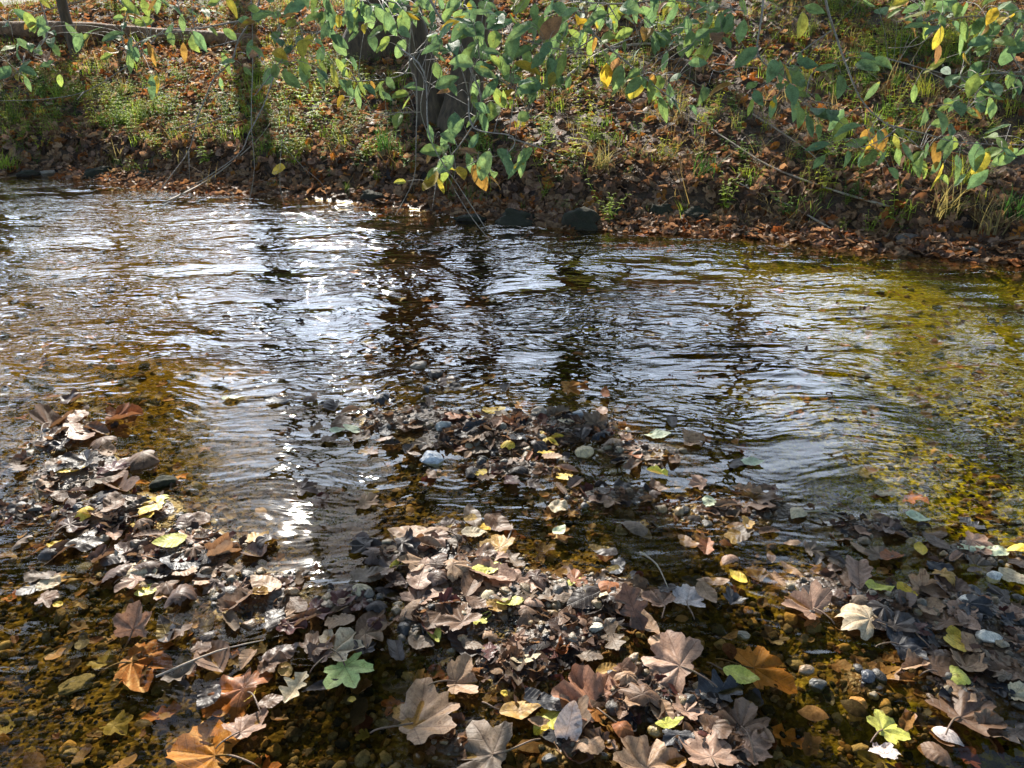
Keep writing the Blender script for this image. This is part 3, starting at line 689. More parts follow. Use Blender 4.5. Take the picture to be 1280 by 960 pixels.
# strips of drift: (px, py, spread x, spread y, how many, size range px, colours)
dark = ['wet','brown','brown','mauve','pink','mauve','grey','brown','tan','maroon']; mixd = ['tan','pink','brown','mauve','grey','wet','brown','wet','blue','rust']
wc = ['wet','wet','brown','mauve','brown','grey','tan','maroon']
DRIFT = [(85,560,45,45,13,(26,48),dark),(130,630,60,50,22,(26,50),dark),(200,700,75,45,24,(26,54),dark),(310,740,60,40,15,(24,48),wc),(60,700,50,50,8,(26,52),mixd),
         (520,540,60,35,16,(18,34),mixd),(620,555,80,42,28,(18,36),mixd),(730,560,70,42,18,(18,34),mixd),(650,595,70,22,8,(18,34),dark),(830,590,70,45,14,(18,34),mixd),
         (520,700,60,35,18,(26,54),['tan','pink','grey','mauve','tan','brown','wet']),(590,720,65,40,20,(26,54),['tan','pink','grey','mauve','pink','brown','wet']),(660,760,65,40,18,(26,52),dark),(560,780,80,40,16,(26,50),wc),(460,770,60,45,13,(26,50),wc),
         (760,770,60,60,12,(28,56),mixd),(870,690,70,50,9,(22,42),mixd),(960,660,60,40,9,(22,40),mixd),(1050,720,70,50,13,(24,46),mixd),(1150,750,70,50,15,(26,52),mixd),(1240,760,50,60,15,(26,52),mixd),
         (1180,690,80,30,9,(22,42),mixd),(1200,850,70,60,14,(26,52),mixd),(850,900,70,50,11,(32,70),mixd),(720,900,60,45,9,(28,60),mixd),(380,790,60,60,9,(26,48),wc),(250,830,80,70,8,(26,60),mixd),(430,540,60,40,9,(18,32),mixd)]
drift = []
for px, py, sx, sy, n, (s0, s1), cols in DRIFT:
    g = np.random.default_rng(int(px*7+py))
    k = 0; tries = 0
    while k < n and tries < n*30:
        tries += 1
        x, y = px+g.normal(0,.62)*sx, py+g.normal(0,.62)*sy
        if not (2 < x < 1278 and 470 < y < 957): continue
        if any((x-h[1])**2+((y-h[2])*1.5)**2 < (h[3]*.36)**2 for h in HERO): continue
        if any((x-s[0])**2+((y-s[1])*1.5)**2 < (s[2]*.62)**2 for s in STONES): continue
        if any((x-d[1])**2+((y-d[2])*1.5)**2 < 90 for d in drift): continue
        kind = ['palmate','oval','torn','oak','palmate','oval','torn','narrow'][int(g.integers(0,8))]; cn = cols[int(g.integers(0,len(cols)))]
        if g.random() < .085: cn = ['yellow','cream','lime','ochre'][int(g.integers(0,4))]
        lie = ['flat','dry','flat','curl','fold','flat','half','roll'][int(g.integers(0,8))]
        w = 1.12*s0*(s1/s0)**g.random()
        drift.append((kind, x, y, w, g.uniform(-180,180), cn, lie)); k += 1
lists = {}
for i, d in enumerate(drift):
    a = min(range(len(ANCH)), key=lambda j: (ANCH[j][1]-d[1])**2 + ((ANCH[j][2]-d[2])*1.4)**2)
    dx, dy = d[1]-ANCH[a][1], (d[2]-ANCH[a][2])*1.4
    rel = ('right of' if dx > 0 else 'left of') if abs(dx) > abs(dy) else ('in front of' if dy > 0 else 'behind')
    sz = {'curl':'curled ','fold':'folded ','roll':'rolled ','up':'upright ','half':'half-sunk ','dry':'','flat':''}[d[6]]
    lists.setdefault((f'{CN[d[5]]} {sz}{KN[d[0]]} {rel} {ANCH[a][0]}'), []).append((dx*dx+dy*dy, i))
labels = {}
for key, l in lists.items():
    l.sort()
    for n, (_, i) in enumerate(l): labels[i] = key if len(l) == 1 else (ORD[n] + ' ' + key)
for i, d in enumerate(drift):
    place_leaf(*d, labels[i], 2000+i, 'leaves in the drifts on the gravel bars', zoff=float(rng.uniform(0,.013))*(d[6] != 'half'), stalk=False)

# ---- soaked scraps and small leaves that nobody could count
lt = [leaf_tmpl(k, 26, 2, 900+i, fold=f, cup=c, curl=cu, cang=i*1.3, warp=.22)[:3] for i, (k, f, c, cu) in enumerate(
      [('palmate',.1,.2,.4),('palmate',.4,-.2,1.2),('star',.2,.1,-.8),('oak',.3,0,1.),('oval',.3,.2,.8),('oval',.1,-.3,-1.4),('narrow',.3,0,1.4),('torn',.6,.2,.2),('torn',0,.3,1.4),('torn',.1,.1,.3),('oval',.5,.1,2.6)])]
def palette(names, n, g, lo=.75, hi=1.25):
    A = np.array([C[k] for k in names]); return A[g.integers(0, len(A), n)]*g.uniform(lo,hi,(n,1))
sp = Soup()
n = 100000; x, y = in_view(n, 1.0, 4.4, bias=1.0); z = H(x, y); b = bar(x, y)
dens = (1-.62*sstep(.35,.75,x-.12*(y-2)))*sstep(.015, .055, b)*(.3+.7*sstep(.35,.6,vnoise(x*5,y*5,91)))*(1-.8*((((x+.03)/.26)**2+((y-1.78)/.14)**2) < 1)) + .05
ok = (rng.random(n) < dens*.30) & (bankdist(x,y) < -.3); x,y,z = x[ok],y[ok],z[ok]; k = len(x)
S = .02*(.090/.02)**(rng.random(k)**1.15); zz = np.maximum(z, -.012) + rng.uniform(-.004,.008,k)
Cc = palette(['wet','blue','mauve','wet','brown','grey','maroon','pink','tan','wet','mauve','brown'], k, rng, .6, 1.15)
Cc = np.concatenate([Cc, rng.uniform(.1,.6,(k,1))], 1); w = rng.integers(0, len(lt), k)
Rm = rots(rng.uniform(0,6.28,k), None, rng.uniform(0,.4,k), rng.uniform(0,6.28,k)); P = np.stack([x,y,zz],1)
for i, t in enumerate(lt): sp.scatter(t, Rm[w==i], S[w==i], P[w==i], Cc[w==i])
link('drift_leaf_scraps', sp.mesh('drift_leaf_scraps', M['litter']), kind='stuff')

# sunken leaves on the stream bed
sp = Soup(); n = 1500; x, y = in_view(n, 1.0, 7.5); z = H(x, y); ok = (z < -.03) & (bankdist(x,y) < -.1) & (rng.random(n) < .35); x,y,z = x[ok],y[ok],z[ok]; k = len(x)
S = rng.uniform(.03,.11,k); Cc = np.concatenate([palette(['rust','brown','amber','olive','wet','maroon','wet'], k, rng), np.full((k,1),.6)], 1); w = rng.integers(0,4,k)
Rm = rots(rng.uniform(0,6.28,k), None, rng.uniform(0,.15,k), rng.uniform(0,6.28,k)); P = np.stack([x,y,z+.012],1)
for i in range(4): sp.scatter(lt[i], Rm[w==i], S[w==i], P[w==i], Cc[w==i])
link('sunken_leaves', sp.mesh('sunken_leaves', M['litter']), kind='stuff')
# ------------------------------------------------------------------ far bank: leaf litter, plants, log, twigs
sp = Soup()
def bank_points(n, s0, s1, pad=.6):
    x = rng.uniform(-11, 9, n); s = rng.uniform(s0, s1, n); y = ybank(x)+s/.9; w = .72*(y*CP+CAM_H*SP)+pad; s = bankdist(x, y)
    ok = (np.abs(x) < w) & (s > s0-.1); return x[ok], y[ok], s[ok]
def litter(n, s0, s1, sz, names, sunk, tilt=.75, cond=None, lift=.02):
    x, y, s = bank_points(n, s0, s1)
    ok = rng.random(len(x)) < np.clip(1.5-.07*(y-5), .25, 1)
    if cond is not None: ok &= cond(x, y, s)
    x, y = x[ok], y[ok]; k = len(x)
    if not k: return
    nr = normal_at(x, y); z = H(x, y); S = rng.uniform(*sz, k); P = np.stack([x,y,z],1) + nr*rng.uniform(0,lift,(k,1))
    Cc = np.concatenate([palette(names, k, rng, .6, 1.3), np.full((k,1), .2)], 1); w = rng.integers(0, len(lt), k)
    Rm = rots(rng.uniform(0,6.28,k), nr, rng.uniform(0,tilt,k), rng.uniform(0,6.28,k))
    for i, t in enumerate(lt): sp.scatter(t, Rm[w==i], S[w==i], P[w==i], Cc[w==i])
bare = lambda x, y, s: rng.random(len(x)) < .55+.45*sstep(.3,.55,vnoise(x*1.6,y*1.6,55))
litter(44000, .06, 12, (.08,.18), ['brown','rust','tan','mauve','pink','brown','amber','wet'], .2, .8, bare, .04)
litter(5500, .16, 1.0, (.07,.16), ['tan','brown','pink','brown','mauve','tan'], .2, 1.0, None, .05)
litter(3400, -.2, .14, (.05,.13), ['tan','pink','brown','mauve','rust','grey'], .3, .4, lambda x,y,s: vnoise(x*2.2,y*2.2,57) > .42, .02)
litter(12000, .8, 11, (.08,.16), ['rust','amber','tan','pale','pink','rust'], .2, .8, lambda x,y,s: (x < -1.2) & (rng.random(len(x)) < .75), .04)  # left slope: sunlight put into the leaf colours as more orange and pale
litter(6500, -.06, .42, (.07,.16), ['tan','brown','pink','tan','mauve','rust','tan'], .2, .6, lambda x,y,s: (x > .2) | (vnoise(x*1.4,y*1.4,58) > .38), .04)
litter(4200, 1.2, 5, (.08,.16), ['amber','rust','pale','amber','tan','pale'], .2, 1.0, lambda x,y,s: (x > -6.3) & (x < -2.6), .09)  # extra amber and pale leaves imitate the sunlit patch of slope
link('bank_leaf_litter', sp.mesh('bank_leaf_litter', M['litter']), kind='stuff')

# ---- small herbs
def herb_tmpl(seed, nst, h, leaf, spread, narrow=.22):
    """A few upright stems with opposite leaves; verts, tris and a shade per vertex."""
    g = np.random.default_rng(seed); V = []; T = []; n = 0
    for _ in range(nst):
        a = g.uniform(0,6.28); lean = g.uniform(.1,spread*1.7); hh = h*g.uniform(.55,1.1); b = g.normal(0,.02,2)
        top = np.array([b[0]+math.cos(a)*lean*hh, b[1]+math.sin(a)*lean*hh, hh]); base = np.array([b[0], b[1], -.02]); mid = (base+top)/2 + np.array([0,0,.05*hh])
        sv, st = tube([base, mid, top], .0022, .0012, 3); V.append(sv); T.append(st+n); n += len(sv)
        m = max(3, int(hh/.042)); yaw = g.uniform(0,6.28)
        for q in range(m):
            f = (q+1.2)/(m+.2); p = base*(1-f)+top*f + np.array([0,0,.05*hh])*4*f*(1-f)*.5; yaw += 1.6
            for sd in (0, math.pi):
                d = np.array([math.cos(yaw+sd+g.normal(0,.3)), math.sin(yaw+sd+g.normal(0,.3)), g.uniform(-.15,.45)]); L = leaf*g.uniform(.6,1.15)*(1.15-.55*f); sdv = np.cross(d, [0,0,1.]); sdv /= np.linalg.norm(sdv); up = np.cross(sdv, d)
                q0 = p; q1 = p+d*L*.5+sdv*L*narrow+up*.02*L; q2 = p+d*L - np.array([0,0,L*.25]); q3 = p+d*L*.5-sdv*L*narrow+up*.02*L; qm = p+d*L*.5-up*L*.05
                V.append(np.array([q0,q1,q2,q3,qm])); T.append(np.array([(0,1,4),(1,2,4),(2,3,4),(3,0,4)])+n); n += 5
    V = np.concatenate(V); return V, np.concatenate(T), np.zeros((len(V),2))
def grass_tmpl(seed, nb, h, w=.0035, droop=.6):
    g = np.random.default_rng(seed); V = []; T = []; n = 0
    for _ in range(nb):
        a = g.uniform(0,6.28); b = np.array([*g.normal(0,.035,2), -.01]); d = np.array([math.cos(a), math.sin(a), 0]); hh = h*g.uniform(.5,1.15); ln = g.uniform(.1,droop); sd = np.array([-d[1], d[0], 0])*w
        pts = [b + d*hh*ln*t*t + np.array([0,0,hh*(t-.45*ln*t*t)]) for t in (0,.3,.6,.85,1)]
        for i, p in enumerate(pts): k = 1-i/4.2; V += [p-sd*k, p+sd*k]
        for i in range(4): a0 = n+2*i; T += [(a0,a0+1,a0+3),(a0,a0+3,a0+2)]
        n += 10
    return np.array(V), np.array(T), np.zeros((len(V),2))
GREEN = dict(bright=(.30,.40,.06), mid=(.14,.24,.05), deep=(.05,.12,.035), lime=(.42,.44,.07), straw=(.27,.22,.11), dry=(.30,.20,.10), blue=(.12,.22,.10))
sp = Soup(); ht = [herb_tmpl(300+i, 5, .17, .05, .5) for i in range(6)] + [grass_tmpl(330+i, 16, .17) for i in range(3)]
x, y, s = bank_points(34000, .22, 8)
def pxy(x, y, z):
    d = y*CP - (z-CAM_H)*SP; u = y*SP + (z-CAM_H)*CP; return 640+F*x/d, 480-F*u/d
z = H(x, y); PX, PY = pxy(x, y, z)
dn = .13 + .75*np.exp(-((PX-160)/110)**2-((PY-150)/42)**2) + .6*np.exp(-((PX-380)/90)**2-((PY-130)/55)**2) + .32*np.exp(-((PX-30)/60)**2-((PY-130)/40)**2) + .42*np.exp(-((PX-1130)/180)**2-((PY-60)/60)**2) + .34*np.exp(-((PX-1080)/120)**2-((PY-215)/40)**2) + .15*np.exp(-((PX-750)/120)**2-((PY-100)/80)**2)
dn = dn*(1-.85*np.exp(-((PX-265)/75)**2-((PY-78)/34)**2))
ok = rng.random(len(x)) < dn*(.3+1.2*sstep(.35,.65,vnoise(x*2.6,y*2.6,77)))*.62
x,y,z = x[ok],y[ok],z[ok]; k = len(x); P = np.stack([x,y,z],1); w = rng.integers(0,len(ht),k)
Cc = np.array([GREEN[q] for q in ('bright','mid','bright','lime','mid','straw','mid')])[rng.integers(0,7,k)]*rng.uniform(.7,1.2,(k,1))
Rm = rots(rng.uniform(0,6.28,k)); S = rng.uniform(.6,1.35,k)
for i, t in enumerate(ht): sp.scatter(t, Rm[w==i], S[w==i], P[w==i], Cc[w==i])
x, y, s = bank_points(5200, .15, 7); z = H(x, y); PX, PY = pxy(x, y, z)
ok = rng.random(len(x)) < .05 + .55*sstep(620, 900, PX)*sstep(.35,.6,vnoise(x*2,y*2,79)) + .18*(PX < 500)
x,y,z = x[ok],y[ok],z[ok]; k = len(x); P = np.stack([x,y,z],1); w = rng.integers(0,3,k); dt = [grass_tmpl(360+i, 9, .26, .0028, 1.5) for i in range(3)]
Cc = np.array([(.20,.13,.07),(.28,.20,.10),(.14,.09,.05),(.30,.24,.13)])[rng.integers(0,4,k)]*rng.uniform(.7,1.2,(k,1)); Rm = rots(rng.uniform(0,6.28,k), None, rng.uniform(0,.7,k), rng.uniform(0,6.28,k)); S = rng.uniform(.6,1.5,k)
for i, t in enumerate(dt): sp.scatter(t, Rm[w==i], S[w==i], P[w==i], Cc[w==i])
link('undergrowth', sp.mesh('undergrowth', M['weed']), kind='stuff')

PLANTS = [  # px, py of the foot, height px, kind, colour, label
 (165,168,66,'herb','bright','bushy bright green weed on the left bank above the dark hollow'),
 (118,160,52,'herb','lime','yellow-green weed left of the bushy bright green weed'),
 (70,150,48,'herb','mid','low mid-green weed on the left bank by the arching twig'),
 (20,160,44,'herb','lime','yellow-green weed at the left edge of the far bank'),
 (215,150,60,'herb','mid','mid-green weed right of the bushy bright green weed'),
 (258,205,22,'herb','bright','tiny bright green sprout beside the hanging twig'),
 (290,155,58,'herb','mid','leafy green weed on the sunny left slope'),
 (365,190,74,'herb','mid','tall loose weed with pale lit leaves left of the trunk'),
 (395,150,70,'herb','bright','sunlit weed behind the tall loose weed left of the trunk'),
 (430,180,60,'herb','mid','green weed between the sunlit weed and the trunk'),
 (365,205,26,'herb','lime','small lime sprout near the water left of the dangling round leaf'),
 (480,195,56,'grass','deep','dark green grass tuft at the foot of the trunk'),
 (10,213,34,'grass','bright','bright grass tuft at the left edge of the waterline'),
 (735,165,50,'herb','lime','yellow-green seedling on the shaded bank right of the hanging leaves'),
 (715,200,40,'herb','lime','small yellow-green sprig below the seedling on the shaded bank'),
 (752,215,60,'grass','straw','tan dry stalks beside the yellow-green seedling'),
 (758,278,44,'herb','bright','pale green plant growing on the largest mossy rock'),
 (880,222,46,'grass','deep','dark green grass tuft on the right bank under the crossing twigs'),
 (833,205,36,'herb','ochre','yellow withered weed right of the dry stalks'),
 (905,262,44,'herb','bright','bright green weed near the right waterline'),
 (1030,245,42,'herb','lime','pale yellow-flowered weed on the right bank by the long twig'),
 (1075,250,36,'herb','mid','green weed right of the pale yellow-flowered weed'),
 (1120,278,36,'herb','bright','bright sprout at the right waterline below the long twig'),
 (1180,270,70,'grass','straw','straw-coloured grass hanging over the right waterline'),
 (1235,290,74,'grass','straw','dense dry grass tuft over the water at the right edge'),
 (1268,272,60,'grass','deep','dark green grass tuft at the right edge of the far bank'),
 (1200,235,50,'grass','lime','yellow-green grass under the right branch'),
 (1010,90,44,'herb','lime','lime weed high on the right bank behind the bare stem'),
 (1120,70,46,'herb','bright','bright weed high on the right bank right of the bare stem'),
 (1180,60,40,'herb','lime','yellow-green weed near the top right of the bank'),
 (940,60,40,'herb','mid','green weed high on the bank left of the bare stem'),
 (690,120,36,'herb','mid','green weed behind the hanging leaves in the middle'),
 (600,190,40,'grass','mid','thin grass right of the trunk foot'),
 (300,110,44,'herb','bright','sunlit small weed in front of the log'),
 (985,270,34,'herb','mid','small green weed just above the right waterline'),
 (1150,120,34,'grass','lime','thin lime grass on the upper right slope')]
GREEN['ochre'] = (.5,.34,.04)
for i, (px, py, hp, kd, cn, lab) in enumerate(PLANTS):
    P, t = at_ground(px, py); h = hp*t/F
    if kd == 'herb': V, T, U = herb_tmpl(700+i, 7, h, .045+.02*(i % 3), .55)
    else: V, T, U = grass_tmpl(700+i, 55, h*.85, .0032, 1.0 if cn == 'straw' else .6); V[:,:2] *= 1.6
    g = np.random.default_rng(i); col = np.array(GREEN[cn])*(.75+.5*g.random((len(V),1)))
    me = mesh_np('plant', V, T, True, U, col, M['weed'])
    link('grass_tuft' if kd == 'grass' else 'weed_plant', me, None, tuple(P), label=lab, category='grass tuft' if kd == 'grass' else 'weed')

# ---- lying log, upper left
def limb(name, pts, r0, r1, mat, seg=8, wob=.06, parent=None, **props):
    V, T = tube(pts, r0, r1, seg, wob); o = np.array(pts[0]) if parent is None else np.zeros(3)
    return link(name, mesh_np(name, V-o, T, True, mat=M[mat]), parent, tuple(o), **props)
def gpts(pix, lift=0.0):
    out = []
    for px, py in pix:
        P, t = at_ground(px, py); P[2] += lift; out.append(P)
    return out
a = gpts([(-40,44),(90,44),(200,50),(320,58)], .07)
limb('fallen_log', a, .14, .09, 'log', 14, .08, label='long rotting brown log lying on the sunny slope, upper left', category='log')
TW = [([(1062,306),(1040,292),(985,262),(920,232),(870,190),(845,130)],.011,.004,'bare grey stick slanting down the right bank to the waterline',.03),
      ([(1110,268),(1040,246),(960,215),(905,180),(850,145)],.012,.005,'long pale stick lying across the right bank slope',.05),
      ([(205,262),(262,232),(320,185),(345,150)],.009,.004,'thin grey stick leaning on the left bank beside the bright patch',.06),
      ([(700,108),(760,66),(840,60),(900,74)],.02,.010,'grey fallen limb behind the hanging leaves',.04),
      ([(840,150),(780,145),(715,155)],.007,.003,'thin pale stick on the shaded bank right of centre',.04),
      ([(940,150),(1000,190),(1040,225)],.008,.003,'dark thin stick on the right bank above the long pale stick',.05),
      ([(700,70),(770,72),(960,92)],.012,.006,'dark stick lying level high on the bank in the middle',.04),
      ([(180,50),(150,20),(140,-10)],.03,.02,'thin dark stem rising beside the log at upper left',.3),
      ([(0,40),(70,20),(140,2)],.022,.012,'dark fallen limb crossing above the log',.12)]
for pix, r0, r1, lab, lift in TW:
    limb('fallen_stick', gpts(pix, lift), r0, r1, 'deadtwig', 6, .1, label=lab, category='stick')
# twigs caught in the leaf drifts
for (x0,y0,x1,y1), lab in [((628,690,640,655),'short grey twig poking up at the brown pool'),((195,846,330,800),'thin twig lying on the water left of the pale yellow-tan leaf'),((1000,640,1060,650),'dark twig by the flat brown leaf'),((330,590,420,560),'thin dark twig left of the brown pool'),((800,690,835,735),'fine twig leaning over the wet grit right of centre'),((1030,560,1130,575),'thin dark twig adrift in the rippled water at right')]:
    a, b = at_z(x0,y0,.012), at_z(x1,y1,.018); m = (a+b)/2+np.array([.01,.01,.012]); limb('drift_twig', [a,m,b], .0035, .0016, 'deadtwig', 5, .15, label=lab, category='twig')

# ---- two trunks rooted on the bank
def trunk_path(pix, t):
    return [at_dist(px, py, t) for px, py in pix]
# ------------------------------------------------------------------ overhanging branches
BL = [leaf_tmpl('oval' if i % 3 else 'narrow', 22, 3, 1200+i, fold=.18+.1*(i % 3), cup=-.1, curl=[.5,-.5,.9,-.9,.2,1.3][i % 6], cang=1.57, warp=.10)[:3] for i in range(8)]
BL = [(V*np.array([.82,1,1])+np.array([0,.5,0]), T, U) for V, T, U in BL]      # stalk end at the origin
LG = 1.18*np.array([(.12,.21,.12),(.145,.24,.13),(.10,.185,.115),(.15,.24,.105),(.19,.27,.09)]); LY = np.array([(.46,.34,.05),(.44,.40,.08),(.34,.21,.07),(.36,.38,.10),(.27,.16,.10)])
def branch(label, dist, stems, leaves, yellow=(), auto=0, size=.078, thick=.0045, cat='branch', group=None):
    """stems: polylines in photo pixels hung at a distance; leaves: pixel spots, joined to the nearest stem by a twiglet."""
    g = np.random.default_rng(abs(int(sum(p[0]*3+p[1] for p in stems[0])*7)))
    S3 = []; sv = Soup(); o0 = None
    for i, st in enumerate(stems):
        pts = [at_dist(px, py, dist + .10*math.sin(px*.013+i) + .05*math.sin(py*.03)) for px, py in st]
        if o0 is None: o0 = np.array(pts[0])
        r0 = thick*(1 if i == 0 else .62); V, T = tube(pts, r0, max(.0011, r0*.35), 6, .08); sv.add(V-o0, T, np.array([1.,1,1]))
        q = np.array(pts); u = np.linspace(0, len(q)-1, 40); S3.append(np.stack([np.interp(u, range(len(q)), q[:,c]) for c in range(3)], 1))
    A = np.concatenate(S3)
    lv = [(px, py, 0) for px, py in leaves] + [(px, py, 1) for px, py in yellow]
    for _ in range(int(auto*1.7)+4*(len(leaves) > 8)):
        b = (leaves or yellow)[int(g.integers(0, len(leaves or yellow)))]; lv.append((b[0]+g.normal(0,27), b[1]+g.normal(0,18), int(g.random() < .12)))
    root = link('overhanging_branch' if cat == 'branch' else 'hanging_twig', None, None, tuple(o0), label=label, category=cat, group=group)
    fs = {0: Soup(), 1: Soup()}
    for px, py, yl in lv:
        # a leaf spot is the middle of the blade; its stalk end points back to the stem
        P = at_dist(px, py, dist + g.normal(0,.10)); L = size*g.uniform(.66,1.2)
        d2 = ((A-P)**2).sum(1); near = A[d2.argmin()]
        away = P-near; away = away/(np.linalg.norm(away)+1e-6)
        dr = away*.7 + np.array([g.normal(0,.45), g.normal(0,.35), -.55+g.normal(0,.25)]); dr /= np.linalg.norm(dr)
        foot = P - dr*L*.5
        if math.sqrt(d2.min()) > .03:
            c = (near+foot)/2 + np.array([0,0,.015]); V, T = tube([near, c, foot], .0012, .0008, 4); sv.add(V-o0, T, np.array([1.,1,1]))
        nrm = np.array([g.normal(0,.35), -.75+g.normal(0,.3), .62]); x = np.cross(dr, nrm); x /= np.linalg.norm(x); n = np.cross(x, dr)
        Rm = np.stack([x, dr, n], 1)[None]
        col = (LY if yl else LG)[int(g.integers(0,5))]*g.uniform(.8,1.2)
        fs[yl].scatter(BL[int(g.integers(0,8))], Rm, np.array([L]), (foot-o0)[None], np.array([[*col, 0]]))
    b = link('stem', sv.mesh('stem', M['twig']), root)
    if fs[0].n: link('foliage', fs[0].mesh('foliage', M['foliage']), root)
    if fs[1].n: link('yellow_foliage', fs[1].mesh('yellow_foliage', M['foliage']), root)
    return root

branch('drooping green leafy branch in the upper left corner above the log', 3.0, [[(30,-60),(48,-5),(60,40),(40,70)],[(0,20),(12,30),(16,45)],[(30,70),(28,85),(20,100)]],
       [(30,55),(22,65),(38,58),(55,45),(64,52),(48,62),(10,60),(5,92),(35,105),(52,30),(38,28),(70,62)], [(22,95),(38,30),(55,3)], 6)
branch('green leafy sprig hanging beside the log, left of the bright slope', 2.9, [[(170,-60),(165,-5),(152,40),(160,70)],[(230,-50),(222,5),(240,36)],[(165,60),(190,45),(240,38)]],
       [(148,22),(155,32),(150,45),(160,60),(138,44),(170,68),(163,55),(220,12),(228,30),(213,38),(240,15),(182,10),(195,4),(258,8),(270,2),(98,52),(250,52),(205,2)], [(190,68),(168,20),(290,8)], 10)
branch('bare arching twig with a few leaves over the left bank', 3.3, [[(330,20),(290,28),(245,36),(205,38),(178,68),(145,92),(105,115),(55,124),(0,126)],[(245,38),(240,10),(242,-50)],[(178,68),(165,45)],[(105,115),(96,125)]],
       [(187,66),(242,54),(283,80),(190,110)], [(195,105)], 0, .085, .0042)
branch('bare twig hanging down the left bank to touch the water', 3.2, [[(330,-50),(322,10),(298,50),(290,75),(268,98),(258,120),(246,150),(236,188),(212,222),(190,252),(186,258)],[(245,152),(215,162)],[(240,160),(300,140)],[(298,50),(250,62)],[(236,190),(237,225)]],
       [(284,78),(305,25),(312,60),(318,12)], [(310,28),(320,66)], 2, .085, .0042)
branch('leafy branch with mottled leaves above the bright left slope', 2.8, [[(470,-70),(440,5),(400,40),(365,60),(340,92),(318,120)],[(430,15),(455,40)],[(345,88),(330,130),(312,165),(296,195),(230,240),(200,262)],[(400,40),(350,42)]],
       [(345,20),(360,12),(372,28),(390,22),(345,45),(360,62),(398,52),(380,82),(382,92),(402,100),(425,52),(428,85),(372,50),(412,40),(440,10),(352,75),(330,15),(425,60),(395,12),(418,22),(465,10)], [(362,42),(378,60),(418,95)], 20)
branch('small spray of green leaves hanging in front of the dark trunk', 2.75, [[(540,-70),(520,0),(512,50),(506,92),(445,102)],[(506,92),(520,100),(520,180),(518,220),(505,250),(494,268)],[(520,140),(470,142)],[(506,70),(530,60),(545,20)]],
       [(436,105),(452,108),(462,112),(474,108),(488,104),(500,118),(512,106),(448,122),(484,120),(430,92),(442,78),(480,55),(500,62),(462,25),(470,40),(490,25),(515,22),(500,8),(480,8)], [(465,105),(455,122),(510,18)], 6)
branch('large central branch with drooping green leaves and yellow tips over the water', 2.45, [[(520,-80),(538,0),(570,50),(590,90),(602,130),(586,165),(560,200)],[(560,20),(620,40),(690,60),(740,70)],[(586,120),(592,160),(640,170),(636,190),(600,200),(570,215)],[(500,60),(530,90),(535,160),(548,195),(575,235),(610,290)],[(636,172),(690,190),(720,205)],[(602,90),(640,110),(665,150)]],
       [(560,18),(578,32),(598,38),(618,50),(600,66),(640,58),(660,72),(682,62),(640,98),(662,108),(684,108),(612,112),(616,138),(592,150),(604,154),(545,186),(560,172),(592,178),(560,202),(605,208),(617,216),(635,206),(655,196),(630,84),(650,84),(574,78),(586,70),(606,90),(700,42),(690,88),(672,92),(556,38),(568,55),(628,30),(648,40),(668,48),(540,215),(655,145),(572,160),(620,22),(600,15)],
       [(538,228),(550,232),(566,212),(577,216),(620,228),(600,222),(586,188),(634,118),(660,84),(690,98),(565,28)], 44, .088, .005)
branch('leafy branch right of the central one with rounded bluish green leaves', 2.6, [[(715,-70),(728,10),(745,45),(780,75),(815,105),(850,130)],[(745,45),(700,80),(690,120)],[(760,60),(820,40),(890,55)],[(815,105),(840,90),(880,110)]],
       [(702,40),(720,52),(738,60),(724,68),(758,48),(780,42),(770,20),(790,12),(806,14),(820,8),(830,30),(792,92),(772,98),(808,105),(818,118),(838,120),(846,132),(862,55),(848,50),(826,52),(852,62),(878,42),(875,66),(822,115),(845,98),(768,88),(700,100),(680,30),(700,12),(740,20)],
       [(790,98),(795,112),(808,40),(826,10),(896,45),(834,12),(740,8),(758,95)], 34)
branch('long bare-stemmed branch crossing the right bank, leafy at its end', 2.6, [[(1022,-70),(1033,5),(1045,45),(1058,82),(1075,122),(1098,148),(1130,168),(1150,185)],[(1110,156),(1160,168),(1200,178),(1290,182)],[(1040,38),(1005,62),(970,92),(950,110)],[(1040,80),(1015,92),(1008,118)],[(1120,162),(1100,176),(1075,185)]],
       [(1050,164),(1058,162),(1075,200),(1076,178),(1122,196),(1146,196),(1168,210),(1198,204),(1220,196),(1250,200),(1276,190),(1262,192),(1180,180),(1196,218),(1182,226),(1135,190),(1158,188),(1185,188),(1100,170),(1092,165),(1084,82),(1090,114),(1050,108)], [(1092,180),(1128,200),(1120,178),(1170,195),(1262,186),(1225,205),(1082,170),(1172,222)], 14, .085)
branch('small leafy twig left of the long bare stem over the right bank', 2.7, [[(960,-60),(952,20),(948,70),(985,100),(1005,130)],[(948,70),(900,90),(880,75)],[(985,100),(965,125),(940,120)]],
       [(882,68),(868,52),(892,38),(940,106),(966,134),(932,72),(990,118),(985,108),(1000,148),(1004,118),(1022,138),(1045,150),(1022,122),(995,85),(1010,80),(1035,145),(1018,12),(975,108),(880,118),(965,88),(1040,142)], [(892,42),(1030,158),(900,110),(985,92),(905,38)], 8, .085)
branch('dense leafy branch in the upper right corner', 2.5, [[(1330,-60),(1270,30),(1262,60),(1278,90)],[(1270,30),(1220,20),(1160,30)],[(1278,90),(1240,92),(1200,96),(1110,74)],[(1200,96),(1220,120),(1205,140)]],
       [(1140,10),(1150,25),(1170,20),(1190,18),(1205,12),(1225,28),(1232,40),(1252,28),(1262,10),(1278,20),(1258,50),(1230,60),(1190,100),(1200,92),(1215,108),(1228,98),(1242,112),(1240,120),(1262,100),(1268,115),(1258,70),(1276,60),(1200,135),(1212,138),(1192,130),(1240,138),(1166,10),(1178,5),(1250,10),(1135,25),(1276,40),(1285,110)], [(1172,68),(1168,82),(1240,20),(1236,26),(1140,20),(1122,5),(1218,142)], 40, .085)
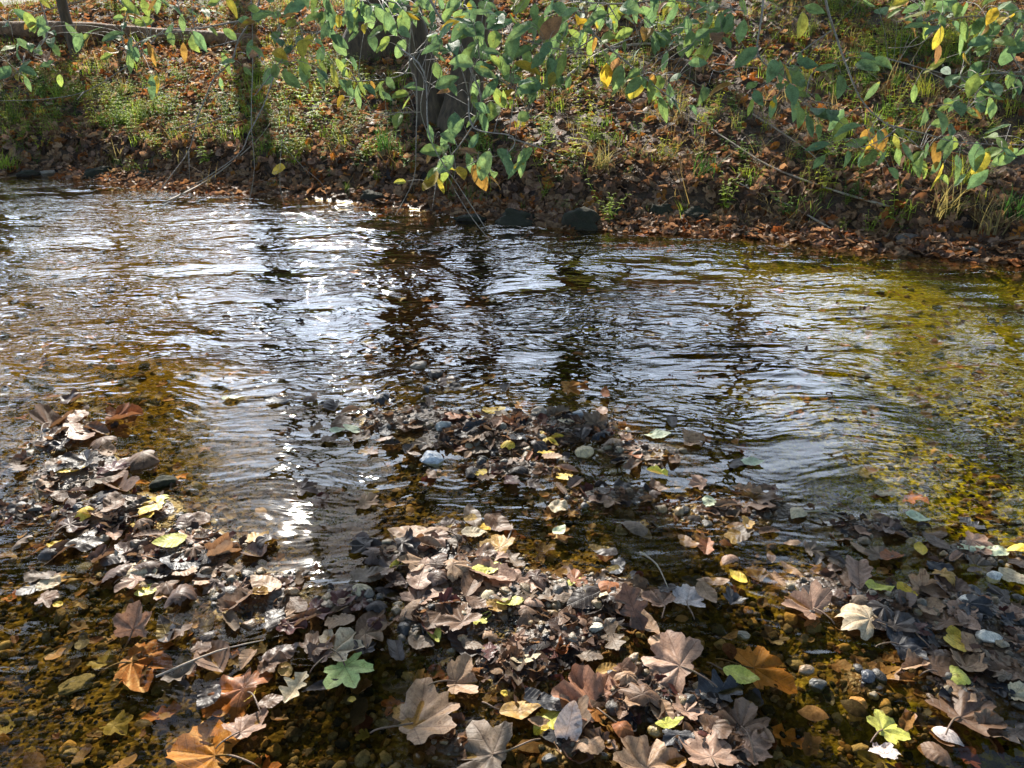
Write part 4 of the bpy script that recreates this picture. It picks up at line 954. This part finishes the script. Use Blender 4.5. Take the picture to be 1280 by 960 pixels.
branch('bare thin twig dangling left of the middle rocks with a round leaf', 3.2, [[(312,-40),(316,60),(314,150),(318,210),(312,250)],[(316,60),(360,130),(352,180),(350,230),(356,258)],[(352,180),(380,210),(404,232),(412,262)]],
       [], [(347,212)], 0, .08, .0022, 'twig')
branch('bare grey twigs tangled in front of the trunk reaching down to the water', 2.9, [[(545,0),(536,45),(516,72),(530,100),(526,140),(545,190),(570,240),(592,275),(617,306)],[(516,72),(500,90)],[(530,100),(560,118),(586,132)],[(530,75),(575,72)],[(545,72),(550,95),(540,105)],[(560,10),(575,50),(590,95),(598,125)],[(520,68),(512,20)],[(526,140),(470,145)],[(545,230),(540,262)]],
       [], [(500,227)], 0, .07, .0026, 'twig')
branch('thin pale twigs forking over the upper right bank', 2.9, [[(1105,72),(1150,85),(1200,110),(1230,130)],[(1110,60),(1150,55),(1175,25),(1160,5)],[(1175,30),(1168,55)],[(1275,35),(1262,55),(1275,80),(1285,85)]],
       [(1225,130)], [], 0, .08, .0024, 'twig')

branch('leafy spray along the top edge above the two close trunks', 2.7, [[(360,-80),(420,-20),(480,0),(540,12),(600,8)],[(480,0),(470,30)],[(420,-20),(410,20)]],
       [(372,8),(392,4),(412,10),(436,6),(452,14),(470,20),(492,6),(520,14),(540,22),(566,8),(590,14),(402,24),(442,28),(482,32),(610,6),(505,30)], [(456,34),(530,8)], 16)
branch('leafy spray along the top edge right of the central branch', 2.7, [[(640,-80),(690,-10),(760,5),(840,0),(930,14)],[(760,5),(775,30)],[(840,0),(860,26)]],
       [(652,8),(668,16),(690,6),(706,20),(728,6),(748,16),(768,28),(790,6),(812,22),(838,6),(860,24),(882,8),(906,16),(930,10),(676,30),(850,36),(900,30)], [(800,14),(872,14)], 18)

# ------------------------------------------------------------------ trees of the far bank
CR = dict(yellow=[(.40,.34,.04),(.30,.32,.05),(.46,.30,.04)], green=[(.10,.17,.03),(.16,.22,.04),(.22,.24,.04)], orange=[(.36,.17,.03),(.28,.13,.04),(.40,.24,.04)], lime=[(.36,.42,.05),(.28,.36,.05),(.44,.44,.06)])
def tree(label, foot, top, r, blobs, cols, seed, lean_pts=None, leafsize=.16):
    g = np.random.default_rng(seed); foot = np.array(foot, float); top = np.array(top, float)
    root = link('tree', None, None, tuple(foot), label=label, category='tree')
    pts = [np.array([0,0,-.25]), np.array([0,0,.0])] + [ (top-foot)*f + np.array([*g.normal(0,.08,2),0]) for f in (.08,.25,.5,.75,1)]
    V, T = tube(pts, r, r*.35, 20, .04); zz = np.clip(1-V[:,2]/.5, 0, 1)**2; V[:,:2] *= (1+.38*zz*(1+.3*np.sin(np.arctan2(V[:,1],V[:,0])*3+seed)))[:,None]*(1+.10*(vnoise(np.arctan2(V[:,1],V[:,0])*2.2+9, V[:,2]*1.3, seed)-.5))[:,None]
    link('trunk', mesh_np('trunk', V, T, True, mat=M['bark']), root)
    f = Soup(); 
    for cx, cy, cz, rx, ry, rz, n in blobs:
        c = np.array([cx,cy,cz])-foot
        hz = np.clip(cz-rz*.8-foot[2], .8, (top-foot)[2]*.9); st = (top-foot)*(hz/(top-foot)[2]); st[2] = hz
        V, T = tube([st, (st+c)/2+g.normal(0,.2,3), c+np.array([0,0,rz*.4])], r*.35, .02, 6)
        link('limb', mesh_np('limb', V, T, True, mat=M['bark']), root)
        d = g.normal(size=(n,3)); d /= np.linalg.norm(d,axis=1,keepdims=True); d *= g.random((n,1))**.4
        p = c + d*np.array([rx,ry,rz]); cl = vnoise(p[:,0]*1.1+seed, p[:,2]*1.1+p[:,1]*.7, seed); keep = cl > .38+.12*g.random(n); p = p[keep]; k = len(p)
        A = np.array(cols)[g.integers(0,len(cols),k)]*g.uniform(.7,1.25,(k,1))
        f.scatter(LQ, rots(g.uniform(0,6.28,k), None, g.uniform(.1,1.3,k), g.uniform(0,6.28,k)), leafsize*g.uniform(.6,1.3,k), p, A)
    if f.n: link('crown', f.mesh('crown', M['crown']), root)
    return root
LQ = (np.array([(0,-.5,0),(.3,-.05,.05),(0,.5,-.05),(-.3,-.05,.05)]), np.array([(0,1,2),(0,2,3)]), np.zeros((4,2)))
def foot_at(px, py): P, t = at_ground(px, py); return P
def on(x, y): return np.array([x, y, Hs(x, y)])
f1 = foot_at(575,152); f2 = foot_at(545,149); f3 = foot_at(470,62)
tree('grey-brown trunk on the bank behind the hanging leaves, right one of two close together', f1, f1+np.array([2.2,1.2,15]), .22, [(.4,10.5,10,3,2.5,2.5,2600),(2.2,11,12,3,2.5,2.5,2600)], CR['green'], 1)
tree('slimmer leaning trunk on the bank touching the right trunk at its foot', f2, f2+np.array([-3.4,1.6,14]), .18, [(-2.8,10.8,11.5,2.6,2.2,2.0,1800)], CR['green'], 2)
tree('thick dark trunk farther up the bank left of the two close trunks', f3, f3+np.array([-.3,1.0,18]), .44, [(-3,13,14,3,3,3,2400),(1,13,15,3.5,3,3,2400)], CR['orange'], 3)
tree('leafy understorey tree added to shade the stream, left of the two close trunks', on(-3.6,15.2), on(-3.6,15.2)+np.array([.3,0,7]), .09, [(-2.4,15,7.2,1.4,1.3,.8,800),(-4.1,14.6,7.6,.9,1.2,.7,700)], CR['green'], 77, None, .14)  # unseen tree, added so that its crown shades the middle of the stream
p = on(-6.6,12.4); tree('slender dark stem behind the log at the upper left edge', p, p+np.array([-.4,.5,10]), .09, [(-7,13,8,2,2,2,1500)], CR['green'], 4)
# trees beyond the crest, seen in the stream's reflections
FAR = [('tall trunk beyond the crest mirrored between the pale patches right of centre',(1.55,17.5),.5,18,[(1.5,16,7.4,1.3,1.5,1.6,1500),(2.8,16.5,10.5,3.2,2.6,2.6,4200),(-.6,16.5,11.5,2,2,2.2,2000)],'green'),
       ('slim trunk beyond the crest mirrored left of the blue patch in the stream',(5.75,17),.40,17,[(5.6,16.5,10.6,3,2.6,2.8,4200)],'orange'),
       ('slim trunk beyond the crest mirrored in the left bright water',(-5.2,16.5),.26,17,[(-5.2,17.5,15,3,3,2.2,1600)],'orange'),
       ('lime-leaved tree beyond the right bank mirrored yellow-green at the right edge',(9.5,13.5),.22,11,[(9.6,13.5,5.0,2.4,2.5,2.6,7500),(7.7,13.9,4.8,1.2,1.5,2.5,5000),(9.5,13.5,8.8,3.2,2.5,2.6,6000),(12.4,13,5,2.6,2.4,3,5500)],'lime'),
       ('second lime-leaved tree farther along the right bank',(14.5,13),.25,12,[(14,13,6,3.5,3,4,6500),(12,16,10,3.5,3,3,4000)],'lime'),
       ('yellow-green tree beyond the left bank mirrored at the left edge',(-10.2,14.5),.24,12,[(-9.0,14.5,5.2,1.9,2.2,3.2,10500),(-7.5,14.5,5.6,1.1,1.5,2.2,4500),(-9.3,15,9.3,2.8,2.6,2.6,4200)],'yellow'),
       ('green tree at the far left of the bank',(-14.5,13),.26,13,[(-14,13,6,3.4,3,4,6000)],'green'),
       ('broad green tree standing behind the middle of the crest',(3.6,24),.32,20,[(3.5,23,14,4,3,3.2,4200),(-1.0,22,14,3,3,2.6,2600)],'green'),
       ('orange tree standing far behind the left trunk',(-3.2,25),.30,20,[(-3.0,25,17,4,3,3,2600)],'orange'),
       ('thin sapling beyond the crest right of the two close trunks',(-.35,15.5),.10,10,[(-.2,15.5,8.8,1.3,1.4,1.2,900)],'green'),
       ('spreading tree of the right bank whose boughs reach out over the stream',(7.6,9.6),.26,10,[(5.5,9.2,7.6,2.4,2.0,1.0,5400),(2.2,9.4,8.0,2.4,1.9,.9,5400),(8.5,8,7,2.4,2.2,1.5,4400),(3.5,6.6,8.2,3,1.8,.9,4400)],'green'),
       ('spreading tree of the left bank whose boughs reach out over the stream',(-9.0,11.0),.26,10,[(-7.2,9,7.4,2.2,2.2,1.0,5400),(-1.2,9.0,8.6,2.2,1.8,.7,5400),(-4.4,8.6,8.8,2.6,1.8,.7,6400),(-1.0,6.2,8.6,2.6,1.6,.8,4400),(-5,6,8.4,2.6,1.8,.8,4400)],'green')]
for i, (lab, (x, y), r, h, blobs, cn) in enumerate(FAR):
    p = on(x, y); tree(lab, p, p+np.array([random.uniform(-.4,.4), random.uniform(-.2,.5), h]), r, blobs, CR[cn], 20+i, None, .24 if 'spreading' in lab else .18)
# the tree the branches hang from: its crown roofs the near bank
p = on(4.6,-2.2); tree('large tree on the near bank whose crown spreads over the stream', p, p+np.array([-1.2,1.2,9]), .28,
     [(0,.5,7,3.6,2.6,1.3,5200),(-3.5,1.5,7.2,3,2.4,1.2,4200),(3.5,2.5,6.6,2.6,2.2,1.3,3600),(.3,3.8,7.6,3,1.4,1.0,2200),(-6,-.5,7,3,3,1.5,3200),(6,-.5,6.5,3,3,1.6,3200),(0,-4,6,6,3,2,5000)], CR['green'], 60, None, .2)

# ------------------------------------------------------------------ daylight
AZ, EL = R(-18), R(33)
to_sun = Vector((math.sin(AZ)*math.cos(EL), math.cos(AZ)*math.cos(EL), math.sin(EL)))
sd = bpy.data.lights.new('sun', 'SUN'); sd.energy = 5.0; sd.angle = R(.53); sd.color = (1,.93,.82)
so = bpy.data.objects.new('sun', sd); COL.objects.link(so); so.rotation_mode = 'QUATERNION'; so.rotation_quaternion = (-to_sun).to_track_quat('-Z','Y'); so.location = (0,0,30)
w = bpy.data.worlds.new('World'); scene.world = w; w.use_nodes = True; nt = w.node_tree
sky = nt.nodes.new('ShaderNodeTexSky'); sky.sky_type = 'NISHITA'; sky.sun_disc = False; sky.sun_elevation = EL; sky.sun_rotation = AZ; sky.air_density = 1.0; sky.dust_density = .7; sky.ozone_density = 1.0
# bright cloud added only to the low forward sky that the water mirrors
tc = nt.nodes.new('ShaderNodeTexCoord'); mp = nt.nodes.new('ShaderNodeMapping'); mp.inputs['Scale'].default_value = (1,1,2.2); nt.links.new(tc.outputs['Generated'], mp.inputs['Vector'])
cn = nt.nodes.new('ShaderNodeTexNoise'); cn.inputs['Scale'].default_value = 3.2; cn.inputs['Detail'].default_value = 5; cn.inputs['Roughness'].default_value = .6; nt.links.new(mp.outputs[0], cn.inputs['Vector'])
mr = nt.nodes.new('ShaderNodeMapRange'); mr.interpolation_type = 'SMOOTHSTEP'; mr.inputs['From Min'].default_value = .26; mr.inputs['From Max'].default_value = .52; mr.inputs['To Max'].default_value = .85; nt.links.new(cn.outputs[0], mr.inputs['Value'])
cm = nt.nodes.new('ShaderNodeMix'); cm.data_type = 'RGBA'; sx = nt.nodes.new('ShaderNodeSeparateXYZ'); nt.links.new(tc.outputs['Generated'], sx.inputs[0])
def band(sock, a, b):
    m = nt.nodes.new('ShaderNodeMapRange'); m.interpolation_type = 'SMOOTHSTEP'; m.inputs['From Min'].default_value = a; m.inputs['From Max'].default_value = b; nt.links.new(sock, m.inputs['Value']); return m.outputs[0]
def mul(a, b):
    m = nt.nodes.new('ShaderNodeMath'); m.operation = 'MULTIPLY'; nt.links.new(a, m.inputs[0]); nt.links.new(b, m.inputs[1]); return m.outputs[0]
nt.links.new(mul(mr.outputs[0], mul(band(sx.outputs[2], .62, .42), band(sx.outputs[1], .2, .6))), cm.inputs['Factor']); nt.links.new(sky.outputs[0], cm.inputs['A']); cm.inputs['B'].default_value = (17.0,19.5,23.5,1)
bg = nt.nodes['Background']; nt.links.new(cm.outputs['Result'], bg.inputs[0]); bg.inputs[1].default_value = .122
vs = scene.view_settings; scene.display_settings.display_device = 'sRGB'; vs.view_transform = 'Standard'; vs.look = 'None'; vs.exposure = 1.3; vs.gamma = 1; vs.use_curve_mapping = False
cy = scene.cycles; cy.max_bounces = 8; cy.transparent_max_bounces = 8; cy.diffuse_bounces = 3; cy.glossy_bounces = 3; cy.caustics_reflective = False; cy.caustics_refractive = False; cy.sample_clamp_indirect = 8
